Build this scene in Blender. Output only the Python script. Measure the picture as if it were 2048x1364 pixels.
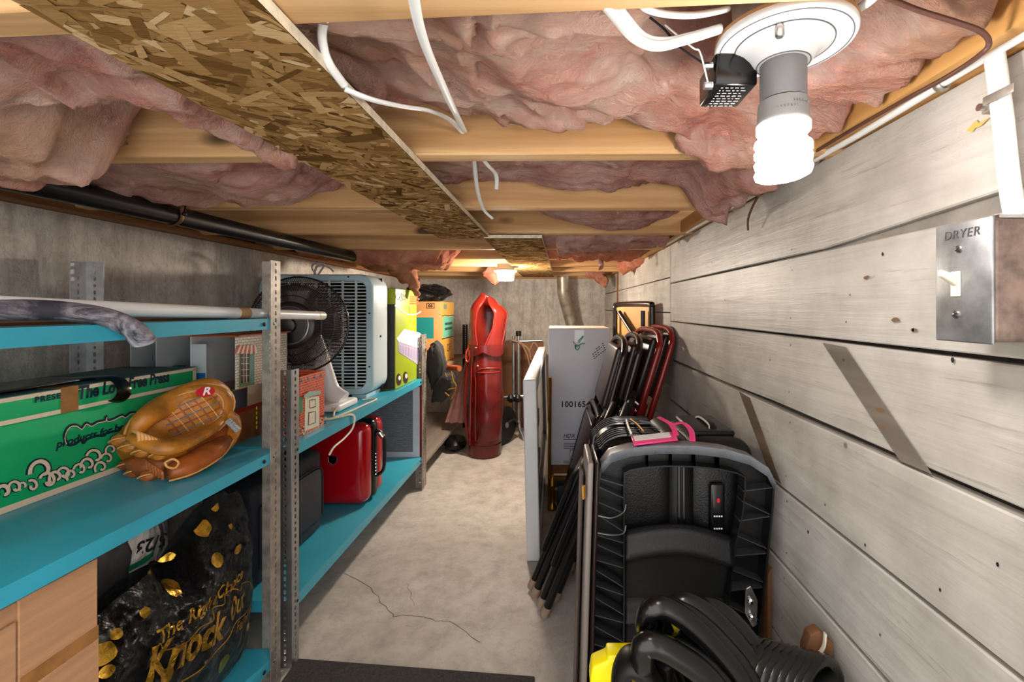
import bpy, bmesh, math, random
from mathutils import Vector, Matrix, noise
random.seed(7)
S = bpy.context.scene
for o in list(bpy.data.objects):
    bpy.data.objects.remove(o)
# ---------------------------------------------------------------- camera, world, exposure
CZ, F = 0.97, 920.0                      # camera height (m), focal length in pixels of the 2048 px frame
cd = bpy.data.cameras.new('camera'); cam = bpy.data.objects.new('camera', cd)
S.collection.objects.link(cam); S.camera = cam
cam.location = (0, 0, CZ); cam.rotation_euler = (math.pi/2, 0, 0)
cd.sensor_width = 36; cd.lens = F/2048*36; cd.shift_x = -89/2048; cd.shift_y = -65/2048
cd.clip_start = .02
S.view_settings.view_transform = 'Standard'; S.view_settings.look = 'None'
S.view_settings.gamma = 1; S.view_settings.use_curve_mapping = False
S.view_settings.exposure = 0.0
wd = bpy.data.worlds.new('world'); S.world = wd; wd.use_nodes = True
bg = wd.node_tree.nodes['Background']; bg.inputs[0].default_value = (1.0, .975, .95, 1); bg.inputs[1].default_value = 3.1
BULB_NEAR, BULB_FAR = 92.0, 520.0
# ---------------------------------------------------------------- helpers
C = S.collection
W = {}
def P(px, py, d): return Vector(((px-1113)*d/F, d, CZ-(py-617)*d/F))
def h(z): return CZ+z
def lin(c):
    r = []
    for x in c:
        x /= 255
        r.append(x/12.92 if x <= .04045 else ((x+.055)/1.055)**2.4)
    return tuple(r)+(1,)
def tag(o, label=None, cat=None, group=None, kind=None):
    if label: o['label'] = label
    if cat: o['category'] = cat
    if group: o['group'] = group
    if kind: o['kind'] = kind
    return o
def empty(name, loc, label=None, cat=None, group=None, kind=None, rot=None):
    o = bpy.data.objects.new(name, None); C.objects.link(o); o.empty_display_size = .05
    o.location = loc; m = Matrix.Translation(Vector(loc))
    if rot: 
        o.rotation_euler = rot
        from mathutils import Euler
        m = m @ Euler(rot).to_matrix().to_4x4()
    W[o.name] = m
    return tag(o, label, cat, group, kind)
def frame(o, x, y):
    x = Vector(x).normalized(); y = Vector(y); z = x.cross(y).normalized(); y = z.cross(x)
    m = Matrix((x, y, z)).transposed().to_4x4(); m.translation = Vector(o)
    return m
def crv(pts, n=6, closed=False):
    pts = [Vector(p) for p in pts]; out = []; N = len(pts)
    for i in range(N if closed else N-1):
        if closed: a, b, c, d = pts[i-1], pts[i], pts[(i+1) % N], pts[(i+2) % N]
        else: a, b, c, d = pts[max(i-1, 0)], pts[i], pts[i+1], pts[min(i+2, N-1)]
        for k in range(n):
            t = k/n
            out.append(.5*((2*b)+(c-a)*t+(2*a-5*b+4*c-d)*t*t+(3*b-a-3*c+d)*t**3))
    if not closed: out.append(pts[-1])
    return out
class MB:
    def __init__(s): s.v = []; s.f = []; s.m = []; s.T = Matrix()
    def add(s, vs, fs, mi=0):
        o = len(s.v); s.v += [s.T @ Vector(v) for v in vs]
        s.f += [[i+o for i in f] for f in fs]; s.m += [mi]*len(fs); return s
    def box(s, x0, x1, y0, y1, z0, z1, mi=0):
        return s.add([(x0,y0,z0),(x1,y0,z0),(x1,y1,z0),(x0,y1,z0),(x0,y0,z1),(x1,y0,z1),(x1,y1,z1),(x0,y1,z1)],
            [(0,3,2,1),(4,5,6,7),(0,1,5,4),(1,2,6,5),(2,3,7,6),(3,0,4,7)], mi)
    def hexa(s, a, b, mi=0):             # two matching loops of n points joined into a closed solid
        n = len(a)
        return s.add(list(a)+list(b), [tuple(range(n))[::-1], tuple(range(n, 2*n))]+[(i, (i+1) % n, n+(i+1) % n, n+i) for i in range(n)], mi)
    def prism(s, poly, vec, mi=0):
        vec = Vector(vec); a = [Vector(p) for p in poly]
        return s.hexa(a, [p+vec for p in a], mi)
    def tube(s, pts, r, n=8, caps=True, flat=1.0, closed=False, up=None, mi=0):
        pts = [Vector(p) for p in pts]; N = len(pts)
        rr = r if isinstance(r, (list, tuple)) else [r]*N
        tg = []
        for i in range(N):
            if closed: t = pts[(i+1) % N]-pts[i-1]
            else: t = pts[min(i+1, N-1)]-pts[max(i-1, 0)]
            tg.append(t.normalized() if t.length > 1e-9 else Vector((0,0,1)))
        u = Vector(up) if up else (Vector((0,0,1)) if abs(tg[0].z) < .9 else Vector((1,0,0)))
        vs = []
        for i in range(N):
            u = (u-tg[i]*u.dot(tg[i])).normalized(); w = tg[i].cross(u)
            for k in range(n):
                a = 2*math.pi*k/n
                vs.append(pts[i]+(u*math.cos(a)*flat+w*math.sin(a))*rr[i])
        fs = []
        for i in range(N if closed else N-1):
            j = (i+1) % N
            for k in range(n): fs.append((i*n+k, i*n+(k+1) % n, j*n+(k+1) % n, j*n+k))
        if caps and not closed: fs += [tuple(range(n))[::-1], tuple(range((N-1)*n, N*n))]
        return s.add(vs, fs, mi)
    def lathe(s, prof, n=24, T=None, mi=0):
        vs = []; old = s.T
        if T: s.T = s.T @ T
        for r, z in prof:
            for k in range(n): vs.append((r*math.cos(2*math.pi*k/n), r*math.sin(2*math.pi*k/n), z))
        fs = []; N = len(prof)
        for i in range(N-1):
            for k in range(n): fs.append((i*n+k, i*n+(k+1) % n, (i+1)*n+(k+1) % n, (i+1)*n+k))
        fs += [tuple(range(n))[::-1], tuple(range((N-1)*n, N*n))]
        s.add(vs, fs, mi); s.T = old; return s
    def grid(s, nu, nv, fn, cu=False, mi=0):
        vs = [fn(i/(nu if cu else nu-1), j/(nv-1)) for j in range(nv) for i in range(nu)]; fs = []
        for j in range(nv-1):
            for i in range(nu if cu else nu-1):
                fs.append((j*nu+i, j*nu+(i+1) % nu, (j+1)*nu+(i+1) % nu, (j+1)*nu+i))
        return s.add(vs, fs, mi)
    def ball(s, c, r, nu=16, nv=10, R=None, fn=None, mi=0):
        c = Vector(c); r = Vector(r) if hasattr(r, '__len__') else Vector((r, r, r))
        def f(u, v):
            a = 2*math.pi*u; b = math.pi*(v-.5)
            p = Vector((math.cos(a)*math.cos(b), math.sin(a)*math.cos(b), math.sin(b)))
            k = 1+(fn(p) if fn else 0)
            q = Vector((p.x*r.x, p.y*r.y, p.z*r.z))*k
            if R: q = R @ q
            return c+q
        return s.grid(nu, nv, f, True, mi)
    def build(s, name, mat, parent=None, smooth=False, bevel=0, seg=2, solid=0, kind=None, ang=40, normals=False):
        me = bpy.data.meshes.new(name)
        if parent is not None:
            inv = W[parent.name].inverted(); vs = [inv @ v for v in s.v]
        else:
            lo = [min(v[i] for v in s.v) for i in range(3)]; hi = [max(v[i] for v in s.v) for i in range(3)]
            org = Vector(((lo[0]+hi[0])/2, (lo[1]+hi[1])/2, lo[2])); vs = [v-org for v in s.v]
        me.from_pydata([tuple(v) for v in vs], [], s.f)
        for m in (mat if isinstance(mat, (list, tuple)) else [mat]): me.materials.append(m)
        if any(s.m): me.polygons.foreach_set('material_index', s.m)
        if normals:
            bm = bmesh.new(); bm.from_mesh(me); bmesh.ops.recalc_face_normals(bm, faces=bm.faces); bm.to_mesh(me); bm.free()
        if smooth:
            me.polygons.foreach_set('use_smooth', [True]*len(me.polygons)); me.update(); me.set_sharp_from_angle(angle=math.radians(ang))
        me.update()
        o = bpy.data.objects.new(name, me); C.objects.link(o)
        if parent is not None: o.parent = parent; W[o.name] = W[parent.name]
        else: o.location = org; W[o.name] = Matrix.Translation(org)
        if bevel:
            b = o.modifiers.new('bevel', 'BEVEL'); b.width = bevel; b.segments = seg; b.limit_method = 'ANGLE'; b.angle_limit = math.radians(35)
            me.polygons.foreach_set('use_smooth', [True]*len(me.polygons)); b.harden_normals = False
            me.set_sharp_from_angle(angle=math.radians(30)) if seg < 2 else None
        if solid:
            q = o.modifiers.new('solid', 'SOLIDIFY'); q.thickness = solid; q.offset = 0
        if kind: o['kind'] = kind
        return o
def text(body, size, T, mat, parent, name='lettering', shear=0, bold=0, space=1, conform=None, sx=1, ext=.0003):
    cu = bpy.data.curves.new('t', 'FONT'); cu.body = body; cu.size = size; cu.shear = shear; cu.offset = bold
    cu.align_x = 'CENTER'; cu.align_y = 'CENTER'; cu.space_character = space; cu.extrude = ext; cu.resolution_u = 3
    o = bpy.data.objects.new('t', cu); C.objects.link(o); bpy.context.view_layer.update()
    me = bpy.data.meshes.new_from_object(o.evaluated_get(bpy.context.evaluated_depsgraph_get()))
    bpy.data.objects.remove(o); bpy.data.curves.remove(cu)
    bm = bmesh.new(); bm.from_mesh(me)
    bmesh.ops.triangulate(bm, faces=bm.faces)
    if conform:
        for _ in range(4):
            es = [e for e in bm.edges if e.calc_length() > size*.16]
            if not es: break
            bmesh.ops.subdivide_edges(bm, edges=es, cuts=1); bmesh.ops.triangulate(bm, faces=[f for f in bm.faces if len(f.verts) > 3])
    mb = MB(); mb.add([], [])
    vs = [Vector((v.co.x*sx, v.co.y, v.co.z)) for v in bm.verts]
    vs = [conform(v) for v in vs] if conform else [T @ v for v in vs]
    bm.verts.index_update()
    mb.add(vs, [[v.index for v in f.verts] for f in bm.faces]); bm.free(); bpy.data.meshes.remove(me)
    return mb.build(name, mat, parent)
def copy_tree(o, parent=None, loc=None, rotz=None):
    c = o.copy(); C.objects.link(c); c.parent = parent
    if loc is not None: c.location = loc
    if rotz is not None: c.rotation_euler[2] = rotz
    for ch in [x for x in bpy.data.objects if x.parent == o]: copy_tree(ch, c)
    return c
def fbm(p, o=5, l=2.1, g=.5):
    return noise.fractal(Vector(p), 1.0, l, o)
def lerp(a, b, t): return a+(b-a)*t
def sst(a, b, x):
    t = max(0, min(1, (x-a)/(b-a))); return t*t*(3-2*t)
# ---------------------------------------------------------------- materials
class NT:
    def __init__(s, name):
        s.m = bpy.data.materials.new(name); s.m.use_nodes = True; s.t = s.m.node_tree; s.b = s.t.nodes['Principled BSDF']; s.tc = s.n('ShaderNodeTexCoord')
    def n(s, t, **kw):
        x = s.t.nodes.new(t)
        for k, v in kw.items(): setattr(x, k, v)
        return x
    def l(s, a, b): s.t.links.new(a, b)
    def mp(s, scale=(1,1,1), rot=(0,0,0), loc=(0,0,0), co='Object'):
        m = s.n('ShaderNodeMapping'); m.inputs['Scale'].default_value = scale; m.inputs['Rotation'].default_value = rot; m.inputs['Location'].default_value = loc
        s.l(s.tc.outputs[co], m.inputs[0]); return m.outputs[0]
    def noise(s, vec, scale, det=5, rough=.55, dist=0):
        x = s.n('ShaderNodeTexNoise'); x.inputs['Scale'].default_value = scale; x.inputs['Detail'].default_value = det
        x.inputs['Roughness'].default_value = rough; x.inputs['Distortion'].default_value = dist; s.l(vec, x.inputs['Vector']); return x.outputs[0]
    def voro(s, vec, scale, feat='F1', out=0, rand=1):
        x = s.n('ShaderNodeTexVoronoi', feature=feat); x.inputs['Scale'].default_value = scale; x.inputs['Randomness'].default_value = rand
        s.l(vec, x.inputs['Vector']); return x.outputs[out]
    def ramp(s, fac, stops):
        r = s.n('ShaderNodeValToRGB'); e = r.color_ramp.elements
        while len(e) < len(stops): e.new(.5)
        for i, (p, c) in enumerate(stops): e[i].position = p; e[i].color = lin(c) if len(c) == 3 else c
        s.l(fac, r.inputs[0]); return r.outputs[0]
    def mix(s, fac, a, b, mode='MIX'):
        x = s.n('ShaderNodeMix', data_type='RGBA', blend_type=mode)
        for sock, v in ((x.inputs[0], fac), (x.inputs[6], a), (x.inputs[7], b)):
            if isinstance(v, (int, float)): sock.default_value = v
            elif isinstance(v, tuple): sock.default_value = v if len(v) == 4 else lin(v)
            else: s.l(v, sock)
        return x.outputs[2]
    def math(s, op, a, b=0):
        x = s.n('ShaderNodeMath', operation=op)
        for k, v in ((0, a), (1, b)):
            if isinstance(v, (int, float)): x.inputs[k].default_value = v
            else: s.l(v, x.inputs[k])
        return x.outputs[0]
    def bump(s, hgt, strength=.3, dist=.01, nrm=None):
        x = s.n('ShaderNodeBump'); x.inputs['Strength'].default_value = strength; x.inputs['Distance'].default_value = dist
        s.l(hgt, x.inputs['Height'])
        if nrm: s.l(nrm, x.inputs['Normal'])
        return x.outputs[0]
    def fin(s, col=None, rough=None, metal=0, nrm=None, spec=None, coat=0, emit=None, est=0, sheen=0):
        b = s.b
        if col is not None:
            if isinstance(col, tuple): b.inputs['Base Color'].default_value = col if len(col) == 4 else lin(col)
            else: s.l(col, b.inputs['Base Color'])
        if rough is not None:
            if isinstance(rough, (int, float)): b.inputs['Roughness'].default_value = rough
            else: s.l(rough, b.inputs['Roughness'])
        b.inputs['Metallic'].default_value = metal
        if nrm: s.l(nrm, b.inputs['Normal'])
        if spec is not None: b.inputs['Specular IOR Level'].default_value = spec
        if coat: b.inputs['Coat Weight'].default_value = coat; b.inputs['Coat Roughness'].default_value = .12
        if sheen: b.inputs['Sheen Weight'].default_value = sheen
        if emit: b.inputs['Emission Color'].default_value = emit; b.inputs['Emission Strength'].default_value = est
        return s.m
def mk(name, col, rough=.5, metal=0, var=.0, vs=8, bump=0, bs=60, st=(1,1,1), col2=None, coat=0, spec=None, bd=.004):
    t = NT(name); c = col; nrm = None
    v = t.mp(st)
    if var or col2:
        n = t.noise(v, vs, 6, .6)
        b = col2 or tuple(max(0, x*(1-var)) for x in col)
        c = t.ramp(n, [(.32, b), (.62, col)])
    if bump: nrm = t.bump(t.noise(v, bs, 4, .6), bump, bd)
    return t.fin(c, rough, metal, nrm, spec, coat)
M = {}
def concrete(name, a, b, dark, streak, crack=False):
    t = NT(name); v = t.mp(); n1 = t.noise(v, 2.2, 6, .6); n2 = t.noise(v, 14, 8, .7); n3 = t.noise(v, 90, 3, .6)
    c = t.ramp(n1, [(.3, b), (.65, a)])
    c = t.mix(t.ramp(n2, [(.42, (255,255,255)), (.7, (0,0,0))]), c, dark, 'MIX') if False else t.mix(t.math('MULTIPLY', t.ramp(n2, [(.42, (0,0,0)), (.72, (255,255,255))]), .55), c, dark)
    if streak:
        vs = t.mp((7, 7, .9)); s = t.noise(vs, 2.0, 7, .65, .6)
        c = t.mix(t.math('MULTIPLY', t.ramp(s, [(.5, (0,0,0)), (.72, (255,255,255))]), .6), c, dark)
        v3 = t.mp((6, 6, 2.2)); q = t.noise(v3, 3.0, 9, .72, 1.4)
        ln = t.ramp(t.math('ABSOLUTE', t.math('SUBTRACT', q, .5)), [(.0, (255,255,255)), (.018, (0,0,0))])
        c = t.mix(t.math('MULTIPLY', ln, .38), c, tuple(int(x*.55) for x in dark))
    c = t.mix(t.math('MULTIPLY', t.ramp(n3, [(.55, (0,0,0)), (.8, (255,255,255))]), .35), c, dark)
    hh = t.math('ADD', t.math('MULTIPLY', n2, .7), t.math('MULTIPLY', n3, .35))
    return t.fin(c, .85, 0, t.bump(hh, .45 if streak else .18, .012), .25)
def wood(name, a, b, axis=0, knots=True, rough=.6, sc=1.0, dark=None):
    t = NT(name); st = [26*sc, 26*sc, 26*sc]; st[axis] = 1.3*sc
    v = t.mp(tuple(st)); n = t.noise(v, 1.0, 6, .6, .35)
    w = t.n('ShaderNodeTexWave', wave_type='BANDS', bands_direction='Z'); st2 = [9*sc]*3; st2[axis] = .5*sc
    t.l(t.mp(tuple(st2)), w.inputs['Vector']); w.inputs['Scale'].default_value = .9; w.inputs['Distortion'].default_value = 5; w.inputs['Detail'].default_value = 3
    c = t.ramp(n, [(.34, b), (.62, a)])
    c = t.mix(t.math('MULTIPLY', w.outputs[1], .38), c, dark or b)
    if knots:
        st3 = [6, 6, 6]; st3[axis] = 2.6
        k = t.voro(t.mp(tuple(st3)), 1.0)
        c = t.mix(t.ramp(k, [(.0, (255,255,255)), (.075, (255,255,255)), (.13, (0,0,0))]), c, tuple(int(x*.45) for x in b))
    return t.fin(c, rough, 0, t.bump(n, .12, .004), .3)
def insul(name, a, b, d):
    t = NT(name); v = t.mp((1.0, 1.0, 1.0)); n1 = t.noise(v, 7, 7, .62, .8); n2 = t.noise(t.mp((1, 2.2, 1.4)), 24, 8, .75, 1.2)
    n4 = t.noise(t.mp((1,1,1), loc=(3,1,5)), 4, 3, .5)
    c = t.ramp(n1, [(.28, d), (.42, b), (.56, a), (.74, tuple(min(255, int(x*1.08+10)) for x in a))])
    c = t.mix(t.ramp(n4, [(.5, (0,0,0)), (.75, (255,255,255))]), c, tuple(int(x) for x in (205, 158, 118)))
    c = t.mix(.55, c, t.ramp(n2, [(.3, d), (.62, (244, 222, 212))]), 'SOFT_LIGHT')
    f = t.noise(t.mp((40, 130, 60), rot=(.3, .5, .8)), 1.0, 5, .7, 2.0)
    hh = t.math('ADD', n2, t.math('MULTIPLY', f, .45))
    return t.fin(c, .95, 0, t.bump(hh, 1.0, .03), .05, sheen=.25)
def plankm():
    t = NT('white_painted_plank'); v = t.mp((40, 1.6, 40)); n = t.noise(v, 1, 6, .6, .5); n2 = t.noise(t.mp((3,3,3)), 3, 5, .6); n3 = t.noise(t.mp((90, 4, 90)), 1, 4, .7)
    oi = t.n('ShaderNodeObjectInfo')
    c = t.ramp(n2, [(.3, (172,166,158)), (.6, (202,197,189))])
    c = t.mix(t.math('MULTIPLY', t.ramp(n, [(.46, (0,0,0)), (.74, (255,255,255))]), .42), c, (140,132,122))
    c = t.mix(t.math('MULTIPLY', t.ramp(n3, [(.60, (0,0,0)), (.70, (255,255,255))]), .5), c, (112,102,92))
    n5 = t.noise(t.mp((14, 2.2, 14), loc=(4,2,1)), 2.2, 9, .75, 1.6); ck = t.ramp(t.math('ABSOLUTE', t.math('SUBTRACT', n5, .5)), [(.0, (255,255,255)), (.006, (0,0,0))]); n6 = t.noise(t.mp((2,2,2), loc=(9,4,4)), 2.5, 3, .5)
    c = t.mix(t.math('MULTIPLY', t.math('MULTIPLY', ck, t.ramp(n6, [(.5, (0,0,0)), (.62, (255,255,255))])), .8), c, (84,76,68))
    sp = t.voro(t.mp((9, 9, 9)), 1.0); c = t.mix(t.ramp(sp, [(.0, (255,255,255)), (.035, (255,255,255)), (.06, (0,0,0))]), c, (110,96,82))
    c = t.mix(t.math('MULTIPLY', oi.outputs['Random'], .22), c, (176,168,158))
    return t.fin(c, .42, 0, t.bump(t.math('ADD', n, t.math('MULTIPLY', n3, .7)), .22, .004), .4)
def mats():
    M['conc_wall'] = concrete('concrete_wall', (232,224,214), (204,196,187), (140,131,122), True)
    M['conc_floor'] = concrete('concrete_floor', (206,199,191), (176,168,160), (128,119,111), False)
    M['joist'] = wood('pine_joist', (220,178,128), (176,130,82), 0, True)
    M['rim'] = wood('brown_rim_board', (150,102,58), (112,74,40), 1, False)
    M['plate'] = wood('pine_plate', (214,164,100), (178,126,70), 1, False)
    M['plank'] = plankm()
    M['plank_back'] = mk('grey_backing_board', (60,50,42), .8, 0, .3, 20)
    M['bare'] = wood('weathered_bare_wood', (128,118,108), (96,88,80), 1, False, .7, .8)
    M['barebrown'] = wood('weathered_brown_wood', (120,100,80), (84,68,52), 1, False, .7, .8)
    M['insul'] = insul('pink_fibreglass', (248,194,174), (232,160,140), (176,98,82))
    M['insul2'] = insul('mauve_fibreglass', (238,186,172), (216,150,138), (154,90,82))
    M['insul3'] = insul('orange_fibreglass', (232,152,112), (206,112,78), (140,64,44))
    M['osb'] = mk('strand_board_core', (150,114,68), .8, 0, .35, 30, .3, 60, spec=0)
    M['osb_edge'] = mk('pale_cut_edge', (236,222,196), .7, 0, .15, 60)
    M['steel'] = mk('galvanised_steel', (178,168,158), .45, .55, .25, 30, .06, 60)
    M['alu'] = mk('bare_aluminium', (172,172,174), .3, .9, .12, 20)
    M['rust'] = mk('rusted_metal', (140,96,60), .6, .5, .5, 60)
    M['blue'] = mk('turquoise_shelf_paint', (58,168,194), .33, 0, .10, 4, .03, 20)
    M['black'] = mk('black_plastic', (11,11,12), .45, spec=.35)
    M['blackgloss'] = mk('glossy_black', (12,12,13), .2)
    M['blackmat'] = mk('matte_black_fabric', (24,23,26), .8, 0, .3, 20, .3, 120)
    M['white'] = mk('white_plastic', (238,238,238), .35)
    M['cream'] = mk('cream_plastic', (228,220,196), .4)
    M['chrome'] = mk('chrome', (200,200,200), .2, 1)
    M['grey'] = mk('grey_plastic', (112,112,114), .4)
    M['darkmetal'] = mk('dark_metal', (60,56,54), .35, .8)
    M['cable'] = mk('white_cable_jacket', (232,232,230), .38)
    M['browncable'] = mk('brown_cable_jacket', (88,56,46), .45)
    M['card'] = mk('brown_cardboard', (196,148,108), .8, 0, .10, 3, .15, 30, (1, 2, 26))
    M['tape'] = mk('brown_packing_tape', (168,116,66), .3, 0, .15, 40)
    M['green'] = mk('green_printed_carton', (10,178,108), .55, 0, .06, 5)
    M['greenprint_cream'] = mk('cream_print', (232,206,178), .6)
    M['navy'] = mk('navy_ink', (8,34,52), .5)
    M['ink'] = mk('black_ink', (20,18,18), .6)
    M['leather'] = mk('tan_leather', (206,128,40), .38, 0, .35, 18, .25, 90)
    M['leather2'] = mk('brown_leather', (176,92,36), .42, 0, .35, 18, .25, 90)
    M['lace'] = mk('pale_leather_lace', (222,160,92), .5)
    M['red'] = mk('red_patch', (200,22,34), .4)
    M['redhard'] = mk('glossy_red_shell', (176,8,22), .12, 0, 0, coat=.5)
    M['redleather'] = mk('oxblood_vinyl', (108,18,15), .26, 0, .25, 4, .06, 20)
    M['redpipe'] = mk('red_piping', (150,34,26), .4)
    M['gold'] = mk('gold_foil', (222,172,62), .24, .85, .3, 30, .5, 50)
    M['lime'] = mk('lime_carton', (164,184,24), .45, 0, .06, 4)
    M['tan'] = mk('tan_carton', (214,156,96), .6, 0, .08, 5)
    M['teal'] = mk('teal_print', (20,140,140), .5)
    M['aqua'] = mk('aqua_print', (120,214,182), .5)
    M['litcard'] = mk('amber_lit_carton', (236,178,78), .55)
    M['boxwhite'] = mk('white_carton', (214,218,230), .55, 0, .05, 4)
    M['tablewhite'] = mk('white_table_plastic', (214,216,218), .45, 0, .04, 6, .05, 150)
    M['pink'] = mk('hot_pink_vinyl', (236,60,130), .35)
    M['yellow'] = mk('yellow_plastic', (244,222,0), .35)
    M['hose'] = mk('black_rubber_hose', (12,12,13), .24, 0, .3, 60, .06, 120, spec=.5)
    M['maroon'] = mk('maroon_metal', (128,28,20), .24)
    M['darkpad'] = mk('dark_vinyl_pad', (46,30,30), .32, 0, .2, 8)
    M['darkframe'] = mk('dark_brown_metal', (34,20,20), .22)
    M['tanpanel'] = mk('tan_fibreboard', (222,170,92), .5, 0, .08, 8)
    M['rubber'] = mk('worn_rubber_foot', (150,128,110), .7)
    M['mat'] = mk('charcoal_mat', (62,60,60), .95, 0, .45, 160, .6, 220)
    M['browncard'] = mk('brown_board', (120,78,48), .7, 0, .15, 6)
    M['ply'] = wood('plywood_shelf', (178,150,116), (140,116,90), 1, False, .7)
    M['greyply'] = wood('grey_shelf_board', (150,138,126), (118,108,98), 1, False, .7)
    M['filter'] = mk('grey_filter_paper', (176,182,192), .85, 0, .2, 40, .3, 80, (1,1,6))
    M['fanblue'] = mk('pale_blue_enamel', (176,204,216), .3)
    M['fanwhite'] = mk('fan_white_enamel', (206,222,226), .3)
    M['cloth'] = mk('charcoal_cloth', (34,33,33), .85, 0, .3, 16, .4, 90)
    M['rosecloth'] = mk('dusty_rose_cloth', (176,124,112), .9, 0, .2, 12, .4, 80)
    M['navycloth'] = mk('dark_navy_canvas', (36,38,50), .7, 0, .2, 8, .25, 160)
    M['duct'] = mk('galvanised_duct', (200,188,172), .42, .6, .3, 14)
    M['mottle'] = NTmottle()
    M['wood_stick'] = mk('varnished_stick', (150,70,30), .3)
    M['poly'] = mk('grey_polythene', (96,92,94), .22, 0, .3, 12, .5, 30)
    M['bagblack'] = NTbag()
    M['glow1'] = NT('cfl_glow').fin((250,248,240), .4, emit=(1, .955, .90, 1), est=BULB_NEAR)
    M['glow2'] = NT('lamp_glow').fin((250,240,220), .4, emit=(1, .88, .73, 1), est=BULB_FAR)
    M['abs'] = mk('black_drain_pipe', (20,20,23), .3, 0, .3, 12, .05, 30)
    M['brass'] = mk('brass', (190,140,60), .3, .9)
    M['slab'] = mk('subfloor', (120,90,60), .8, 0, .2, 6)
def NTmottle():
    t = NT('mottled_grey_rubber'); n = t.noise(t.mp((9, 5, 9)), 2.4, 8, .72, 1.2); n2 = t.noise(t.mp((1,1,1)), 8, 6, .6, .6)
    c = t.ramp(n, [(.40, (44,44,52)), (.5, (112,108,116)), (.64, (170,164,170))])
    return t.fin(t.mix(t.ramp(n2, [(.58, (0,0,0)), (.64, (255,255,255))]), c, (58,58,68)), .75, 0, t.bump(n, .4, .004), .3)
def NTbag():
    t = NT('black_polythene_bag'); n = t.noise(t.mp((1,1,1)), 26, 6, .65, 1.5); n2 = t.noise(t.mp((1,1,1)), 70, 5, .7, 1.0)
    return t.fin((10,10,13), .2, 0, t.bump(t.math('ADD', n, t.math('MULTIPLY', n2, .4)), 1.0, .045), .6)
mats()
# ---------------------------------------------------------------- room shell
XR, XL, YB, HC = .466, -1.27, 4.10, .2565
def struct(o): o['kind'] = 'structure'; return o
struct(MB().box(-1.6, .9, -.8, 4.4, -.12, 0).build('floor', M['conc_floor']))
# crack lines in the floor slab
fl = bpy.data.objects['floor']
mb = MB()
def crack(pts, w):
    q = []
    for a in range(len(pts)-1):
        for k in range(4):
            t = k/4; p = Vector(pts[a]).lerp(Vector(pts[a+1]), t)
            q.append(p+Vector((random.uniform(-1, 1)*.006, random.uniform(-1, 1)*.006, 0)))
    q.append(Vector(pts[-1]))
    for i in range(len(q)-1):
        d = (q[i+1]-q[i]).normalized(); n = Vector((-d.y, d.x, 0))*w*random.uniform(.5, 1)
        mb.add([q[i]-n, q[i+1]-n, q[i+1]+n, q[i]+n], [(0, 1, 2, 3)])
def fp(px, py): d = CZ*F/(py-617); p = P(px, py, d); p.z = .0006; return p
crack([fp(690, 1145), fp(745, 1175), fp(770, 1215), fp(790, 1232), fp(850, 1232), fp(872, 1242), fp(905, 1245), fp(960, 1285)], .0011)
crack([fp(816, 1165), fp(820, 1190), fp(828, 1212)], .0008)
mb.build('crack', mk('crack_line', (92,84,76), .9), fl, kind='stuff')
wl = struct(MB().box(XL-.2, XL, -.1, 4.4, 0, h(.246)).build('wall_left', M['conc_wall']))
wb = struct(MB().box(XL, .62, YB, YB+.2, 0, h(.262)).build('wall_back', M['conc_wall']))
ce = struct(MB().box(XL-.2, .9, .1, YB+.3, h(HC+.235), h(HC+.26)).build('ceiling', M['slab']))
# rim boards and sill round the top of the concrete
struct(MB().box(XL-.2, XL-.03, -.1, YB+.2, h(.262), h(HC+.235)).build('trim_1', M['rim']))
struct(MB().box(XL-.2, XL+.05, -.1, YB+.2, h(.247), h(.262)).build('trim_2', M['rim']))
struct(MB().box(XL, .62, YB-.01, YB+.2, h(.262), h(HC+.235)).build('trim_3', M['joist']))
struct(MB().box(.425, XR+.06, -.1, 4.1, h(.262), h(.30)).build('trim_4', M['plate']))
# joists: children of the ceiling
for k in range(-1, 8):
    y = .764+.406*k; a = {-1: -.07, 0: -.018}.get(k, random.uniform(-.004, .004))
    m = MB(); m.T = Matrix.Translation((-.37, y, 0)) @ Matrix.Rotation(a, 4, 'Z')
    m.T = m.T @ Matrix.Translation((0, (.0 if k != -1 else .005)-a*.37, 0))
    m.box(-.93, .95, 0, .038, h(HC), h(HC+.235)); m.build('joist', M['joist'], ce, bevel=.003, seg=1)
# right wall: backing, planks, bare strips, nails
wr = struct(MB().box(XR+.022, XR+.12, -.1, YB+.2, 0, h(.27)).build('wall_right', M['plank_back']))
Z = [.262, .1025, -.0526, -.209, -.373, -.527, -.69, -.85, -.966]
def plank(poly, x, thick, mat=None, par=wr, name='plank'):
    return MB().prism([(x, y, z) for y, z in poly], (thick, 0, 0)).build(name, mat or M['plank'], par, bevel=.0022, seg=1, normals=True)
g = .0016
for i in range(8):
    zt, zb = h(Z[i]-g), h(Z[i+1]+(g if i < 2 else .0042 if i < 7 else g)); o = random.uniform(-.0015, .0015); x = XR+o
    if i == 0: poly = [(-.1, h(.185)), (.42, h(.128)), (.80, h(.1045)), (1.888, zb), (1.888, zt), (-.1, zt)]
    elif i == 2: poly = [(-.1, zb+.004), (.60, zb+.004), (.72, zb+.005), (1.0, zb+.006), (1.25, zb+.001), (1.888, zb), (1.888, zt), (.9, zt-.002), (-.1, zt-.006)]
    else: poly = [(-.1, zb), (1.888, zb), (1.888, zt), (-.1, zt)]
    plank(poly, x, .02)
    if i == 0: MB().box(XR+.012, XR+.024, -.1, 1.0, h(.09), h(.2)).build('backing_board', mk('grey_painted_edge', (150,142,132), .6, 0, .2, 12), wr)
ZF = [.262, .128, -.017, -.165, -.32, -.475, -.63, -.79, -.966]
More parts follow.
